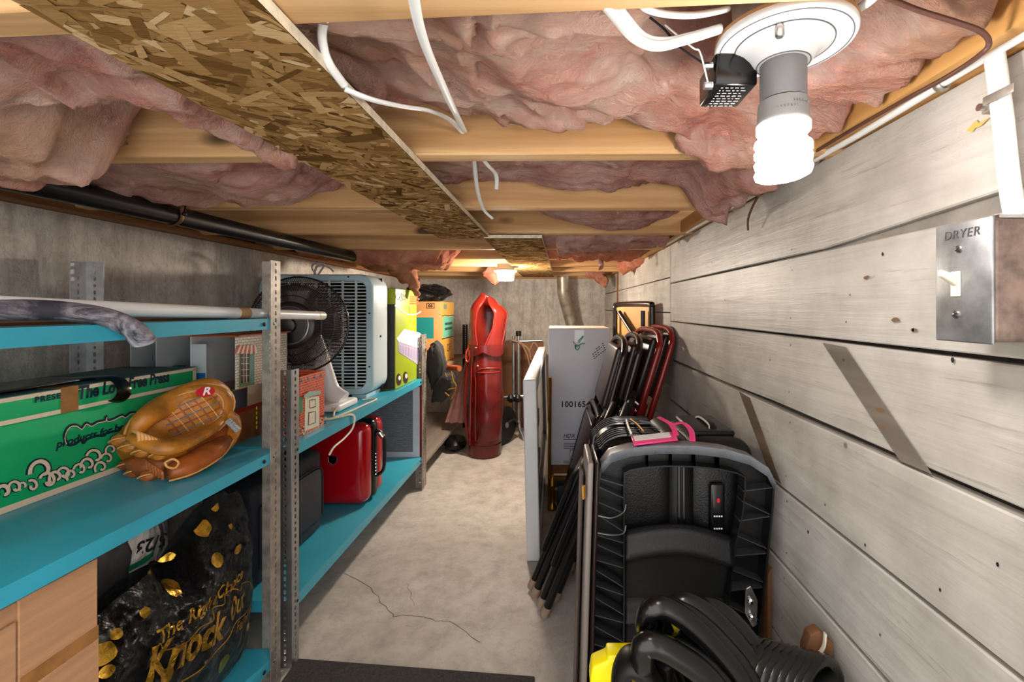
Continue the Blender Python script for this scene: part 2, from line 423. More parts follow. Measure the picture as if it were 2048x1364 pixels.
for i in range(8):
    zt, zb = h(ZF[i]-g), h(ZF[i+1]+g)
    a = [Vector((.468, 1.894, z)) for z in (zb, zt)]; b = [Vector((.432, YB-.002, z)) for z in (zb, zt)]
    m = MB(); m.hexa([a[0], b[0], b[1], a[1]], [p+Vector((.02, 0, 0)) for p in (a[0], b[0], b[1], a[1])]); m.build('plank', M['plank'], wr, bevel=.002, seg=1, normals=True)
MB().box(.44, .452, 3.30, 3.36, h(-.4), h(.262)).build('batten', M['rim'], wr)
def wp(px, py, off=0): X = XR-off; d = X*F/(px-1113); return P(px, py, d)
for pts, mt in (([(1645,686),(1690,694),(1862,948),(1800,922)], 'bare'), ([(1478,783),(1499,796),(1562,968),(1540,950)], 'barebrown')):
    q = [wp(*p, .0018) for p in pts]
    MB().prism(q, (.0012, 0, 0)).build('bare_strip', M[mt], wr, normals=True)
mb = MB()
for px, py in [(1583,499),(1584,540),(1581,636),(1581,690),(1578,784),(1572,952),(1574,1003),(1573,1106),(1568,1157),(1565,1236),(1424,525),(1765,508),(1692,644),(1580,845),(1687,720),(1995,1129),(1760,1270),(1616,1064),(1905,720),(1540,720),(1826,660),(1700,590),(1650,1010),(1730,1090),(1880,1180),(1450,600),(1480,690)]:
    p = wp(px, py, .002); r = random.uniform(.0014, .0026)
    mb.add([p+Vector((0, r*math.cos(a*1.047), r*math.sin(a*1.047)*1.4)) for a in range(6)], [range(6)])
mb.build('nail_heads', M['ink'], wr, kind='stuff')
mb = MB()
for px, py, r in [(1732,555,.006),(1829,660,.005),(1760,820,.008),(1765,855,.007),(1790,640,.007)]:
    p = wp(px, py, .002)
    n = 9; mb.add([p+Vector((0, 1.5*r*random.uniform(.6, 1)*math.cos(a*6.283/n), r*.55*random.uniform(.6, 1)*math.sin(a*6.283/n))) for a in range(n)], [range(n)])
mb.build('paint_chip', mk('chipped_wood', (120,92,66), .8), wr, kind='stuff')
p0 = [wp(*p, .002) for p in ((1932,262),(1952,240),(1958,246),(1980,234),(1962,252),(1950,256),(1945,264))]
MB().add(p0, [range(7)]).build('masking_tape_scrap', mk('ochre_tape', (206,170,90), .5), wr)
# ---------------------------------------------------------------- strand boards
def osb(name, label, quad, th):
    t = empty(name, Vector(quad[0]), label, 'board')
    q = [Vector(p) for p in quad]     # near-left, near-right, far-right, far-left (lower face)
    m = MB(); m.hexa(q, [p+Vector((0, 0, th)) for p in q]); m.m = [0, 0, 1, 1, 1, 1]
    m.build('board', [M['osb'], M['osb_edge']], t, normals=True)
    rnd = random.Random(len(label)); cols = []
    m = MB()
    def at(u, v, dz): a = q[0].lerp(q[1], u); b = q[3].lerp(q[2], u); p = a.lerp(b, v); return Vector((p.x, p.y, p.z-dz))
    wid = (q[1]-q[0]).length; ln = (q[3]-q[0]).length; n = int(wid*ln*6200)
    for i in range(n):
        u, v = rnd.random(), rnd.random(); ang = rnd.gauss(.35, .9); L = rnd.uniform(.014, .085)*.5*(1.3 if rnd.random() < .15 else 1); B = rnd.uniform(.004, .017)*.5*(1.7 if rnd.random() < .2 else 1)
        dz = .0003+.0012*rnd.random(); ca, sa = math.cos(ang), math.sin(ang); c = []; ok = True
        shp = [(-1, -.8), (-.5, -1), (.9, -1), (1, .6), (.3, 1), (-.95, .9)]
        for a, b in shp:
            a *= L*rnd.uniform(.8, 1); b *= B
            uu, vv = u+(a*ca-b*sa)/wid, v+(a*sa+b*ca)/ln
            c.append(at(min(1, max(0, uu)), min(1, max(0, vv)), dz))
        m.add(c, [range(6)]); cols.append(min(1, max(0, rnd.gauss(.5, .26))))
    o = m.build('wood_flakes', M['flake'], t, kind='stuff')
    ca = o.data.color_attributes.new('tone', 'FLOAT_COLOR', 'CORNER')
    ca.data.foreach_set('color', [x for c in cols for _ in range(6) for x in (c, c, c, 1)])
    return t
t = NT('wood_flake'); at_ = t.n('ShaderNodeAttribute', attribute_name='tone')
cc = t.ramp(at_.outputs['Fac'], [(.0, (74,52,28)), (.3, (126,94,56)), (.6, (164,128,82)), (.85, (192,156,108)), (1, (210,182,138))])
nn = t.noise(t.mp((50, 260, 60), rot=(0, 0, .3)), 1, 4, .6)
M['flake'] = t.fin(t.mix(t.math('MULTIPLY', nn, .4), cc, (120,84,42)), .72, 0, t.bump(nn, .3, .003), 0.0)
osb('strand_board', 'large strand board strip screwed under the joists, left of the near bulb', [(-.434, .08, h(.243)), (-.2365, .08, h(.243)), (-.232, 1.60, h(.2445)), (-.405, 1.60, h(.2445))], .0115)
osb('strand_board', 'smaller strand board strip on the far ceiling joists beside the far lamp', [(-.248, 1.57, h(.240)), (-.05, 1.57, h(.240)), (-.02, 3.55, h(.2435)), (-.26, 3.55, h(.2435))], .0115)
# ---------------------------------------------------------------- insulation batts
def batt(label, y0, y1, fn, mat, x0=-1.215, x1=.424, step=.009, amp=1.0, seed=0):
    nu = int((x1-x0)/step); nv = int((y1-y0)/step*.9)+2
    def f(u, v):
        x = lerp(x0, x1, u); y = lerp(y0, y1, v)
        if u in (0, 1) or v in (0, 1): return Vector((x, y, h(HC+.2)))
        e = min(1, u*30, (1-u)*90, min(v, 1-v)*9); e = e*e*(3-2*e)
        wx = .05*noise.noise(Vector((x*9+seed, y*9, 1.3))); wy = .05*noise.noise(Vector((x*9, y*9+seed, 7.7)))
        p = Vector((x+wx, (y+wy)*1.3, seed*3.1))
        b = 1-2*abs(noise.noise(p*5.5)); c = noise.noise(p*2.6); d = fbm(p*24, 4); r = 1-2*abs(noise.noise(p*13+Vector((3, 1, 9))))
        z = fn(x, y)-amp*(.020*b+.026*c+.014*d+.014*r)
        z = max(z, -.075)
        if (-.455 < x < -.215) or (y > 1.55 and -.28 < x < 0.0): z = max(z, .002)
        return Vector((x+.012*d, min(y1, max(y0, y+.010*noise.noise(p*20))), lerp(h(HC+.09), h(HC)+z, e**.6)))
    m = MB(); m.grid(nu, nv, f)
    zt = h(HC+.2); m.add([(x0, y0, zt), (x1, y0, zt), (x1, y1, zt), (x0, y1, zt)], [(0, 3, 2, 1)])
    o = m.build('insulation_batt', mat, None, smooth=True, ang=180)
    return tag(o, label, 'insulation', 'fibreglass batts between the ceiling joists')
LX, LY = .2226, .452       # near lamp position
def f0(x, y):
    if x < -.33:
        base = .03
        lift = sst(-.72, -.64, x)*(1-sst(-.54, -.49, x))*sst(.56, .66, y)*.11
        droop = (1-sst(-.73, -.66, x))*sst(.52, .66, y)*.06
        return base+lift-droop
    z = .038+.03*(1-sst(-.16, -.02, x))*sst(.42, .52, y) - .02*sst(.0, .3, x)*sst(.6, .74, y) + .025*(1-sst(-.12, .02, x))*sst(.62, .74, y)
    dd = math.hypot(x-LX, y-LY+.03); z += .05*(1-sst(.08, .16, dd)); z += .02*sst(.34, .42, x)*0
    return z
batt('pink fluffy insulation filling the nearest joist bay around the bare bulb', .405, .757, f0, M['insul'], step=.0062, amp=1.05, seed=1.7)
def f1(x, y):
    if x < -.33: return .012+.06*sst(-.66, -.5, x)
    return .05-.075*sst(.29, .36, x)
batt('mauve insulation in the second joist bay, dipping beside the white plank wall', .812, 1.163, f1, M['insul2'], seed=4.2, amp=.75)
def f2(x, y):
    if x < -.3: return .13
    return .018+.9*(x-.17)**2*1.2
batt('mauve insulation sagging in one shallow curve in the third joist bay', 1.217, 1.569, f2, M['insul2'], seed=8.8, amp=.55)
def f3(x, y):
    if x < -.3: return .13
    return .004+.05*(1-sst(-.1, -.02, x))
batt('ragged pinkish insulation in the fourth joist bay above the table edge', 1.622, 1.974, f3, M['insul2'], seed=12.1, amp=.9)
def f4(x, y):
    if x < -.45: return -.03+.10*sst(-.56, -.46, x)+.05*(1-sst(-1.05, -.9, x))
    if x < -.1: return .13
    return .02
batt('torn orange-pink insulation hanging low in the fifth joist bay over the box fan', 2.028, 2.38, f4, M['insul3'], seed=15.4, amp=1.1)
batt('orange insulation tucked high in the sixth joist bay by the far lamp', 2.434, 2.786, lambda x, y: .085-.03*sst(.2, .4, x), M['insul3'], seed=18.4, amp=.8)
batt('orange insulation tucked high in the seventh joist bay', 2.84, 3.192, lambda x, y: .10-.05*sst(.3, .42, x), M['insul3'], seed=21.4, amp=.7)
batt('orange insulation in the last joist bay before the back wall', 3.246, 3.598, lambda x, y: .10-.06*sst(.28, .42, x), M['insul3'], seed=24.4, amp=.7)
def tuft(label, pts, rad, mat, seed):
    c = crv(pts, 7); n = len(c)
    m = MB()
    rr = []
    for i in range(n):
        t = i/(n-1)*(len(rad)-1); a = int(min(t, len(rad)-2)); rr.append(lerp(rad[a], rad[a+1], t-a))
    m.tube(c, rr, 14)
    m.v = [v+Vector((noise.noise(v*34+Vector((seed, 0, 0))), noise.noise(v*34+Vector((0, seed, 0))), noise.noise(v*34+Vector((0, 0, seed)))))*.016 +
           Vector((noise.noise(v*90), noise.noise(v*90+Vector((5, 1, 2))), noise.noise(v*90+Vector((9, 7, 3)))))*.006 for v in m.v]
    return tag(m.build('insulation_tuft', mat, None, smooth=True, ang=180), label, 'insulation', 'loose insulation tufts')
def B3(x, y, z): return Vector((x, y, h(z)))
tuft('long torn strand of insulation dangling over the lime green box', [B3(-.79, 2.28, .22), B3(-.75, 2.3, .17), B3(-.715, 2.3, .13), B3(-.70, 2.3, .08), B3(-.695, 2.3, .062)], [.06, .05, .026, .015, .006], M['insul3'], 3)
tuft('pink insulation lump drooping over the black drain pipe', [P(-30, 300, .70), P(60, 312, .71), P(125, 330, .72), P(160, 345, .725)], [.045, .044, .032, .010], M['insul'], 6)
tuft('pale insulation flap curling at the end of the nearest batt by the pine joist', [P(150, 250, .72), P(200, 252, .725), P(232, 262, .73), P(250, 270, .735)], [.05, .044, .03, .016], M['insul'], 9)
tuft('small insulation scrap poking out by the strand board edge', [P(262, 175, .70), P(290, 186, .70), P(318, 190, .70)], [.012, .022, .014], M['insul3'], 12)
tuft('pink insulation strip hanging along the strand board edge', [P(300, 165, .60), P(400, 222, .64), P(500, 280, .70), P(560, 312, .735), P(592, 322, .745)], [.012, .016, .016, .012, .007], M['insul'], 15)
tuft('orange insulation tuft hanging left of the far lamp', [P(975, 540, 3.1), P(985, 550, 3.1), P(988, 562, 3.1), P(983, 567, 3.1)], [.05, .045, .03, .01], M['insul3'], 18)
tuft('orange insulation stuffed into the far corner by the plank wall', [P(1175, 545, 3.5), P(1195, 548, 3.45), P(1205, 560, 3.4), P(1210, 572, 3.4)], [.03, .05, .04, .012], M['insul3'], 21)
tuft('orange insulation lump over the far part of the plank wall', [P(1240, 540, 2.7), P(1262, 527, 2.65), P(1290, 512, 2.45), P(1310, 505, 2.3)], [.03, .045, .04, .025], M['insul3'], 24)
tuft('wispy pale insulation scrap dangling by the far plank wall', [P(1199, 498, 2.3), P(1200, 512, 2.3), P(1201, 524, 2.3), P(1205, 540, 2.3)], [.004, .003, .012, .008], M['insul'], 33)
tuft('mauve insulation bulge pressed against the plank wall behind the bulb', [P(1420, 400, 1.10), P(1440, 365, 1.06), P(1475, 335, .98), P(1500, 320, .92)], [.045, .052, .05, .04], M['insul2'], 27)
tuft('pale fluffy insulation bulge draped on the pine joist left of the bulb', [P(1360, 262, .745), P(1420, 282, .74), P(1470, 300, .735), P(1520, 300, .73)], [.03, .038, .034, .025], M['insul'], 30)
# ---------------------------------------------------------------- near lamp
def T3(x, y, z): return Matrix.Translation((x, y, z))
t = empty('ceiling_lamp', (LX, LY, h(.13)), 'white porcelain lampholder with glowing spiral bulb and grey socket', 'lamp')
z0 = h(.262)
MB().lathe([(.030, .002), (.050, .002), (.052, .042), (.030, .042)], 8, T3(LX-.004, LY-.012, z0)).build('junction_box', M['steel'], t)
MB().lathe([(.058, .003), (.0635, .0015), (.064, -.001), (.063, -.004), (.0605, -.0052), (.058, -.0046), (.0445, -.0052), (.043, -.0064), (.036, -.0095), (.030, -.015), (.026, -.0215), (.0235, -.0225)], 48, T3(LX, LY, z0)).build('holder_disc', mk('porcelain', (214,214,214), .25), t, smooth=True, ang=50)
for r_g, z_g in ((.0446, -.0056), (.0592, -.0051), (.0242, -.0222)): MB().tube([(LX+r_g*math.cos(a), LY+r_g*math.sin(a), z0+z_g) for a in [k*6.283/56 for k in range(56)]], .0006, 6, closed=True).build('groove_shade_ring', mk('groove_shade_grey', (88,88,92), .6), t)  # grey rings paint the shade in the disc's grooves
MB().lathe([(.0605, .0035), (.064, .0035), (.064, .0005), (.0605, .0005)], 48, T3(LX, LY, z0+.001)).build('gasket', mk('tan_gasket', (170,124,80), .7), t)
MB().lathe([(.0212, -.02), (.0212, -.056), (.0205, -.058)], 32, T3(LX, LY, z0)).build('socket', M['grey'], t, smooth=True)
bs = MB(); bs.lathe([(.0222, -.0595), (.023, -.061), (.0238, -.08), (.024, -.082)], 32, T3(LX, LY, z0)); bs.build('bulb_base', mk('grey_bulb_base', (128,126,124), .45), t, smooth=True)
MB().lathe([(.0245, -.082), (.0245, -.089), (.02, -.094), (.0, -.0945)], 32, T3(LX, LY, z0)).build('bulb_collar', M['glow1'], t, smooth=True)
pts = []
for i in range(97):
    a = i/96*2*math.pi*3.6; pts.append((LX+.0205*math.cos(a), LY+.0205*math.sin(a), z0-.096-.036*i/96))
MB().tube(pts, .0062, 8).build('spiral_tube', M['glow1'], t, smooth=True, ang=180)
for a in (200, 20):
    x, y = LX+.041*math.cos(math.radians(a+40)), LY+.041*math.sin(math.radians(a+40))
    MB().lathe([(.0042, .002), (.0042, -.009), (.003, -.0105)], 10, T3(x, y, z0-.006)).build('screw', M['chrome'], t, smooth=True)
for a in (0, 1.2):
    m = MB(); r = .0239
    for k in range(9): 
        b = -2.2+a*.5+k*.085+.03*(k%3); m.box(LX+r*math.cos(b)-.0005, LX+r*math.cos(b)+.0005, LY+r*math.sin(b)-.0004, LY+r*math.sin(b)+.0004, z0-.0725+a*.004, z0-.0705+a*.004)
    m.build('printed_mark', M['grey'], t)
# transformer hanging beside the lamp
t = empty('transformer', P(1455, 215, .47), 'small black doorbell transformer with white printed text behind the near lamp', 'transformer')
A = P(1408, 214, .47); q = [A, P(1478, 214, .47), P(1512, 168, .53), P(1436, 168, .53)]
zt = h(.262); zb_ = h(.2255)
x0, x1, y0, y1 = .160, .203, .463, .517
MB().box(x0, x1, y0, y1, zb_, zt-.004).build('case', M['blackgloss'], t, bevel=.003)
m = MB(); r_ = random.Random(3)
for j in range(8):
    yy = lerp(y0+.006, y1-.006, j/7); xx = x0+.008
    while xx < x1-.01:
        w = r_.uniform(.0012, .005); m.add([(xx, yy, zb_-.0004), (xx+w, yy, zb_-.0004), (xx+w, yy+.0012, zb_-.0004), (xx, yy+.0012, zb_-.0004)], [(0, 1, 2, 3)]); xx += w+.0022
m.build('printed_text', M['white'], t, kind='stuff')
MB().tube([(x0-.002, y0+.004, h(.246)), (x0-.010, y0+.004, h(.246))], .004, 8).build('terminal_screw', M['chrome'], t)
MB().tube([(x0-.002, y0+.004, h(.226)), (x0-.010, y0+.004, h(.226))], .004, 8).build('terminal_screw', M['chrome'], t)
MB().tube(crv([(x0-.006, y0+.004, h(.246)), P(1360, 95, .46), P(1330, 60, .46), P(1300, 35, .45)]), .0012, 6).build('wire', M['black'], t)
MB().tube(crv([(x0-.006, y0+.004, h(.228)), P(1400, 105, .46), P(1385, 95, .46), P(1330, 50, .46)]), .0009, 6).build('wire', M['white'], t)
# ---------------------------------------------------------------- far lamp
FX, FY = -.294, 2.66
t = empty('ceiling_lamp', (FX, FY, h(.155)), 'glowing white drum-shaped lamp on the far ceiling', 'lamp')
zf = h(.2565)
MB().lathe([(.05, .0), (.05, -.030), (.043, -.034)], 24, T3(FX, FY, zf)).build('lampholder', M['cream'], t, smooth=True)
MB().lathe([(.066, -.034), (.068, -.038), (.062, -.046), (.044, -.046)], 24, T3(FX, FY, zf)).build('collar', M['white'], t, smooth=True)
MB().lathe([(.047, -.0465), (.049, -.055), (.046, -.090), (.040, -.096), (.0, -.097)], 24, T3(FX, FY, zf)).build('bulb', M['glow2'], t, smooth=True)
# ---------------------------------------------------------------- cables
def cable(label, pts, r=.0045, mat='cable', flat=.6, n=8, up=None, name='electrical_cable', group=None):
    m = MB(); m.tube(crv(pts, 8), r, n, flat=flat, up=up)
    return tag(m.build(name, M[mat], None, smooth=True, ang=180), label, 'cable', group)
cable('white cable drooping from the near joist behind the strand board edge', [P(662, 10, .42), P(645, 55, .45), P(647, 95, .46), P(660, 130, .47), P(690, 172, .50)], .0045)
cable('long white cable running down to a hole in the lit pine joist', [P(826, -10, .36), P(838, 50, .395), P(856, 105, .44), P(880, 160, .50), P(905, 215, .60), P(930, 264, .764)], .0046)
cable('white cable crossing from the strand board to the same joist hole', [P(690, 178, .50), P(740, 198, .52), P(800, 212, .57), P(860, 222, .64), P(900, 240, .71), P(926, 266, .764)], .0046)
cable('white cable pair dropping behind the first lit joist to the next joist', [P(948, 300, .815), P(950, 340, .93), P(956, 385, 1.05), P(968, 420, 1.16), P(985, 437, 1.20)], .0045)
cable('short white cable end hooked behind the first lit joist', [P(955, 305, .815), P(975, 330, .88), P(992, 350, .95), P(993, 378, 1.0)], .0045)
cable('thick white cable looping from the top into the near lamp box', [P(1180, -30, .38), P(1225, 25, .40), P(1270, 75, .42), P(1315, 92, .43), P(1370, 80, .435), P(1440, 58, .44)], .0056, flat=.75)
cable('white cable beside the thick one, entering the near lamp box from the left', [P(1198, -35, .385), P(1240, 20, .405), P(1285, 72, .425), P(1330, 82, .435), P(1380, 72, .44), P(1440, 55, .445)], .0045, flat=.7)
cable('upper white cable curving into the near lamp box', [P(1262, -40, .40), P(1285, 10, .40), P(1325, 27, .41), P(1390, 30, .42), P(1455, 18, .43)], .005)
cable('white cable leaving the near lamp towards the right', [P(1640, 40, .44), P(1690, 30, .43), P(1735, 5, .41), P(1775, -35, .39)], .005)
cable('brown cable looping from the top edge down onto the wall plate', [P(1750, -15, .42), P(1830, 18, .43), P(1905, 42, .43), P(1960, 62, .43), P(1978, 85, .435), P(1962, 108, .445), P(1900, 150, .50), P(1800, 205, .58), P(1700, 262, .67), P(1620, 310, .78), P(1550, 355, .93), P(1515, 395, 1.0), P(1497, 435, 1.06), P(1496, 460, 1.08)], .0026, 'browncable', .9, 8)
cx = XR-.018
def wy(px, py, x): d = x*F/(px-1113); return P(px, py, d)
cable('white cable clipped along the pine plate above the planks', [Vector((.448, y, h(z))) for y, z in ((.25, .268), (.40, .262), (.452, .262), (.52, .2615), (.60, .259), (.68, .2575), (.78, .258), (.95, .258), (1.2, .259), (1.6, .262), (1.9, .262))], .0058, flat=.8)
for i, (y, z) in enumerate(((.535, .261), (.80, .258))):
    m = MB(); m.T = Matrix.Translation((.448, y, h(z)))
    m.tube([(-.0062*1.15*math.cos(a), 0, .0072*math.sin(a)) for a in [x*math.pi/8 for x in range(-5, 14)]], .0022, 6, flat=2.2, up=(0, 1, 0))
    tag(m.build('cable_strap', M['steel'], None, smooth=True), ['grey cable strap on the plate cable, nearer the switch box', 'dark cable strap on the plate cable beside the glowing bulb'][i], 'strap', 'straps on the plate cable')
for i, dy in enumerate((0, .0085)):
    cable(['left strand of the heavy white cable pair rising from the switch box', 'right strand of the heavy white cable pair rising from the switch box'][i],
          [Vector((.449, .466-dy, h(z))) + Vector((0, yy, 0)) for z, yy in ((.09, -.012), (.11, -.008), (.14, -.004), (.19, .001), (.23, .006), (.28, .012), (.33, .014))], .0058, flat=.9, group='heavy white cable pair above the switch box')
m = MB(); m.T = Matrix.Translation((.449, .4615, h(.213)))
m.prism([(-.0075, -.018, -.004), (-.0075, .014, -.004), (-.0075, .014, .005), (-.0075, -.018, .005)], (-.0012, 0, 0)); m.box(-.0075, .016, .012, .0135, -.004, .005); m.box(.005, .017, .012, .03, -.006, .005)
o = m.build('cable_clamp', M['steel'], None, bevel=.0008); tag(o, 'steel clamp holding the heavy white cable pair to the planks', 'strap')
o2 = MB(); o2.T = Matrix.Translation((.449, .487, h(.213))); o2.tube([(.012, 0, 0), (-.002, 0, 0)], .004, 8); o2.build('clamp_screw', M['chrome'], o)
# ---------------------------------------------------------------- switch box
t = empty('switch_box', (.435, .454, h(-.034)), 'metal switch box with cream toggle, marked DRYER, on the plank wall', 'switch')
zl, zh = h(-.0335), h(.0862)
MB().box(.404, .4655, .424, .485, zl+.002, zh-.002).build('box', mk('worn_box_steel', (150,128,116), .5, .5, .35, 40, .1, 60), t, bevel=.004)
MB().box(.4005, .404, .4225, .4865, zl, zh).build('cover_plate', mk('scuffed_zinc_plate', (158,158,160), .42, .7, .3, 26, .06, 50), t, bevel=.003)
def pp(px, py, off=0): X = .4005-off; return P(px, py, X*F/(px-1113))
R_ = frame(pp(1922, 468, .0006), (0, -1, 0), (0, 0, 1))
text('DRYER', .0125, R_, mk('pencil_grey', (62,60,60), .7), t, shear=.15, bold=-.0001, space=1.1)
for px, py in ((1919, 498), (1913, 629)):
    c = pp(px, py); o = MB().lathe([(.0038, 0), (.0038, .0012), (.002, .0022)], 12, frame(c, (0, -1, 0), (0, 0, 1))).build('screw', M['chrome'], t, smooth=True)
    q = frame(c+Vector((-.0024, 0, 0)), (0, -1, .6), (0, .6, 1)); m = MB(); m.T = q; m.box(-.003, .003, -.0005, .0005, -.0002, .0002); m.build('slot', M['ink'], o)
c = pp(1913, 568); m = MB(); m.T = frame(c, (0, -1, 0), (0, 0, 1)); m.box(-.0055, .0055, -.0125, .0125, 0, .0018); m.build('toggle_bezel', M['cream'], t, bevel=.0008)
m = MB(); m.T = frame(c+Vector((0, 0, .002)), (0, -1, 0), (0, 0, 1)); m.hexa([(-.004, -.005, 0), (.004, -.005, 0), (.004, .006, 0), (-.004, .006, 0)], [(-.003, .006, .017), (.003, .006, .017), (.003, .0125, .017), (-.003, .0125, .017)]); m.build('toggle_lever', M['cream'], t, bevel=.0016, seg=3)
m = MB(); m.lathe([(.012, 0), (.012, .006), (.009, .008)], 16, T3(.445, .455, zh-.003)); m.build('cable_connector', M['chrome'], t, smooth=True)
m = MB(); m.box(.41, .462, .426, .484, zh-.002, zh+.001); m.build('top_flange', M['chrome'], t)
# ---------------------------------------------------------------- drain pipe and strap
a, b = Vector((-1.005, .2, h(.2335))), Vector((-.885, 2.75, h(.2335)))
pipe = tag(MB().tube([a, b], .0238, 24).build('drain_pipe', M['abs'], None, smooth=True), 'long black plastic drain pipe under the joists along the concrete wall', 'pipe')
e = (b-a).normalized(); c = a+e*((1.15-.2)/e.y)
t = empty('pipe_strap', c, 'perforated copper pipe strap nailed up around the black drain pipe', 'strap')
m = MB(); m.tube([c+Vector((.0258*math.cos(x), 0, .0258*math.sin(x))) for x in [math.pi*k/12 for k in range(10, 27)]]+[c+Vector((.03, 0, .024))], .002, 6, flat=3, up=(0, 1, 0)); m.build('strap', M['rust'], t, smooth=True)
for dx, dy in ((.033, 0), (-.03, .0)):
    m = MB(); m.tube([c+Vector((dx, dy, .0225)), c+Vector((dx, dy-.004, .004))], .0022, 8); m.ball(c+Vector((dx, dy-.004, .002)), .0055, 10, 6); m.build('nail', M['black'], t, smooth=True)
# ---------------------------------------------------------------- vent duct at the back wall
t = empty('vent_duct', P(1140, 655, 3.85), 'galvanised round vent duct bending down the back wall behind the white carton', 'duct')
pt = crv([Vector((.0545, 3.85, h(.48))), P(1126, 540, 3.85), P(1126, 575, 3.85), P(1128, 592, 3.86), P(1136, 622, 3.9), P(1146, 660, 3.92), P(1160, 720, 3.94), P(1172, 800, 3.96), Vector((.25, 3.97, .03))], 5)
MB().tube(pt, .05, 20).build('duct_pipe', M['duct'], t, smooth=True)
for i in (8, 12, 15):
    MB().tube([pt[i], pt[i]+(pt[i+1]-pt[i]).normalized()*.012], .0535, 20).build('duct_band', M['duct'], t, smooth=True)
# ---------------------------------------------------------------- metal shelving
M['zinc'] = mk('pale_zinc_steel', (206,206,208), .5, .15, .15, 30)
def flange(m, o, u, w, z0, z1, p=.0178):
    o = Vector(o); u = Vector(u).normalized(); n = max(1, int((z1-z0)/p)); p = (z1-z0)/n
    for i in range(n):
        zc = z0+(i+.5)*p; sh = .0062 if i % 3 else .0042; sw = .0040
        out = [(0, -p/2), (w/2, -p/2), (w, -p/2), (w, 0), (w, p/2), (w/2, p/2), (0, p/2), (0, 0)]
        inn = [(w/2-sw*.7, -sh*.8), (w/2, -sh), (w/2+sw*.7, -sh*.8), (w/2+sw, 0), (w/2+sw*.7, sh*.8), (w/2, sh), (w/2-sw*.7, sh*.8), (w/2-sw, 0)]
        vs = [o+u*a+Vector((0, 0, zc+b)) for a, b in out+inn]
        m.add(vs, [(k, (k+1) % 8, 8+(k+1) % 8, 8+k) for k in range(8)])
def post(par, x, y, sx, sy, z1, mat, wa=.046, wb=.04, zz=0):
    m = MB(); flange(m, (x, y, 0), (sx, 0, 0), wa, zz, z1); flange(m, (x, y, 0), (0, sy, 0), wb, zz, z1)
    return m.build('post', mat, par, solid=.0022)
def shelf(par, x0, x1, y0, y1, z, lip, mat, bolts=True, top=None):
    m = MB(); th = .0016
    c = .022; m.prism([(x0, y0+.01, z-th), (x0+c, y0, z-th), (x1-c, y0, z-th), (x1, y0+.01, z-th), (x1, y1-.01, z-th), (x1-c, y1, z-th), (x0+c, y1, z-th), (x0, y1-.01, z-th)], (0, 0, th))
    zz = z-th
    m.box(x1-th, x1, y0, y1, z-lip, zz); m.box(x0, x0+th, y0, y1, z-lip, zz)
    m.box(x0+.03, x1-.03, y0, y0+th, z-lip, zz); m.box(x0+.03, x1-.03, y1-th, y1, z-lip, zz)
    o = m.build('shelf', top or mat, par, normals=True)
    if top:
        m = MB(); m.box(x1, x1+.002, y0, y1, z-lip, z); m.build('front_lip', mat, o)
    if bolts:
        for y in (y1-.0225, y1-.060, y0+.025):
            q = MB(); q.lathe([(.0052, 0), (.0052, .0016), (.003, .003)], 8, frame((x1+.0012, y, z-lip*.5), (0, 1, 0), (0, 0, 1))); q.build('bolt', M['chrome'] if y == y1-.0225 else M['ink'], o, smooth=True)
    return o
x1, x0 = -.72, -1.225
U1 = empty('metal_shelving_unit', (-.97, .59, 0), 'tall slotted-angle shelving with turquoise shelves, nearest on the left', 'shelving', 'metal shelving along the concrete wall')
for xx, sx in ((x1, -1), (x0, 1)):
    post(U1, xx, 1.198, sx, -1, h(.122), M['steel'] if xx > -1 else M['zinc']); post(U1, xx, -.02, sx, 1, h(.122), M['steel'])
ZS1 = (h(-.0256), h(-.364), h(-.884))
for z in ZS1: shelf(U1, x0+.004, x1-.002, -.018, 1.194, z, .027, M['blue'])
x0b = -1.215
U2 = empty('metal_shelving_unit', (-.965, 1.86, 0), 'low turquoise two-shelf unit in the middle holding the box fan', 'shelving', 'metal shelving along the concrete wall')
for xx, sx in ((-.715, -1), (x0b, 1)):
    post(U2, xx, 1.241, sx, 1, h(-.166), M['alu'] if xx > -1 else M['steel'], .034, .034); post(U2, xx, 2.485, sx, -1, h(-.14), M['steel'])
ZS2 = (h(-.373), h(-.79))
for z in ZS2: shelf(U2, x0b+.004, -.717, 1.243, 2.483, z, .031, M['blue'])
U3 = empty('metal_shelving_unit', (-.97, 3.1, 0), 'grey shelving with bare wooden shelves at the far left, beside the golf bag', 'shelving', 'metal shelving along the concrete wall')
for xx, sx in ((-.72, -1), (x0b, 1)):
    post(U3, xx, 2.50, sx, 1, h(-.14), M['steel']); post(U3, xx, 3.75, sx, -1, h(-.13), M['darkmetal'])
for z, mt in ((h(-.37), 'ply'), (h(-.84), 'greyply')):
    MB().box(x0b+.004, -.722, 2.51, 3.74, z-.018, z).build('shelf', M[mt], U3, bevel=.001, seg=1)
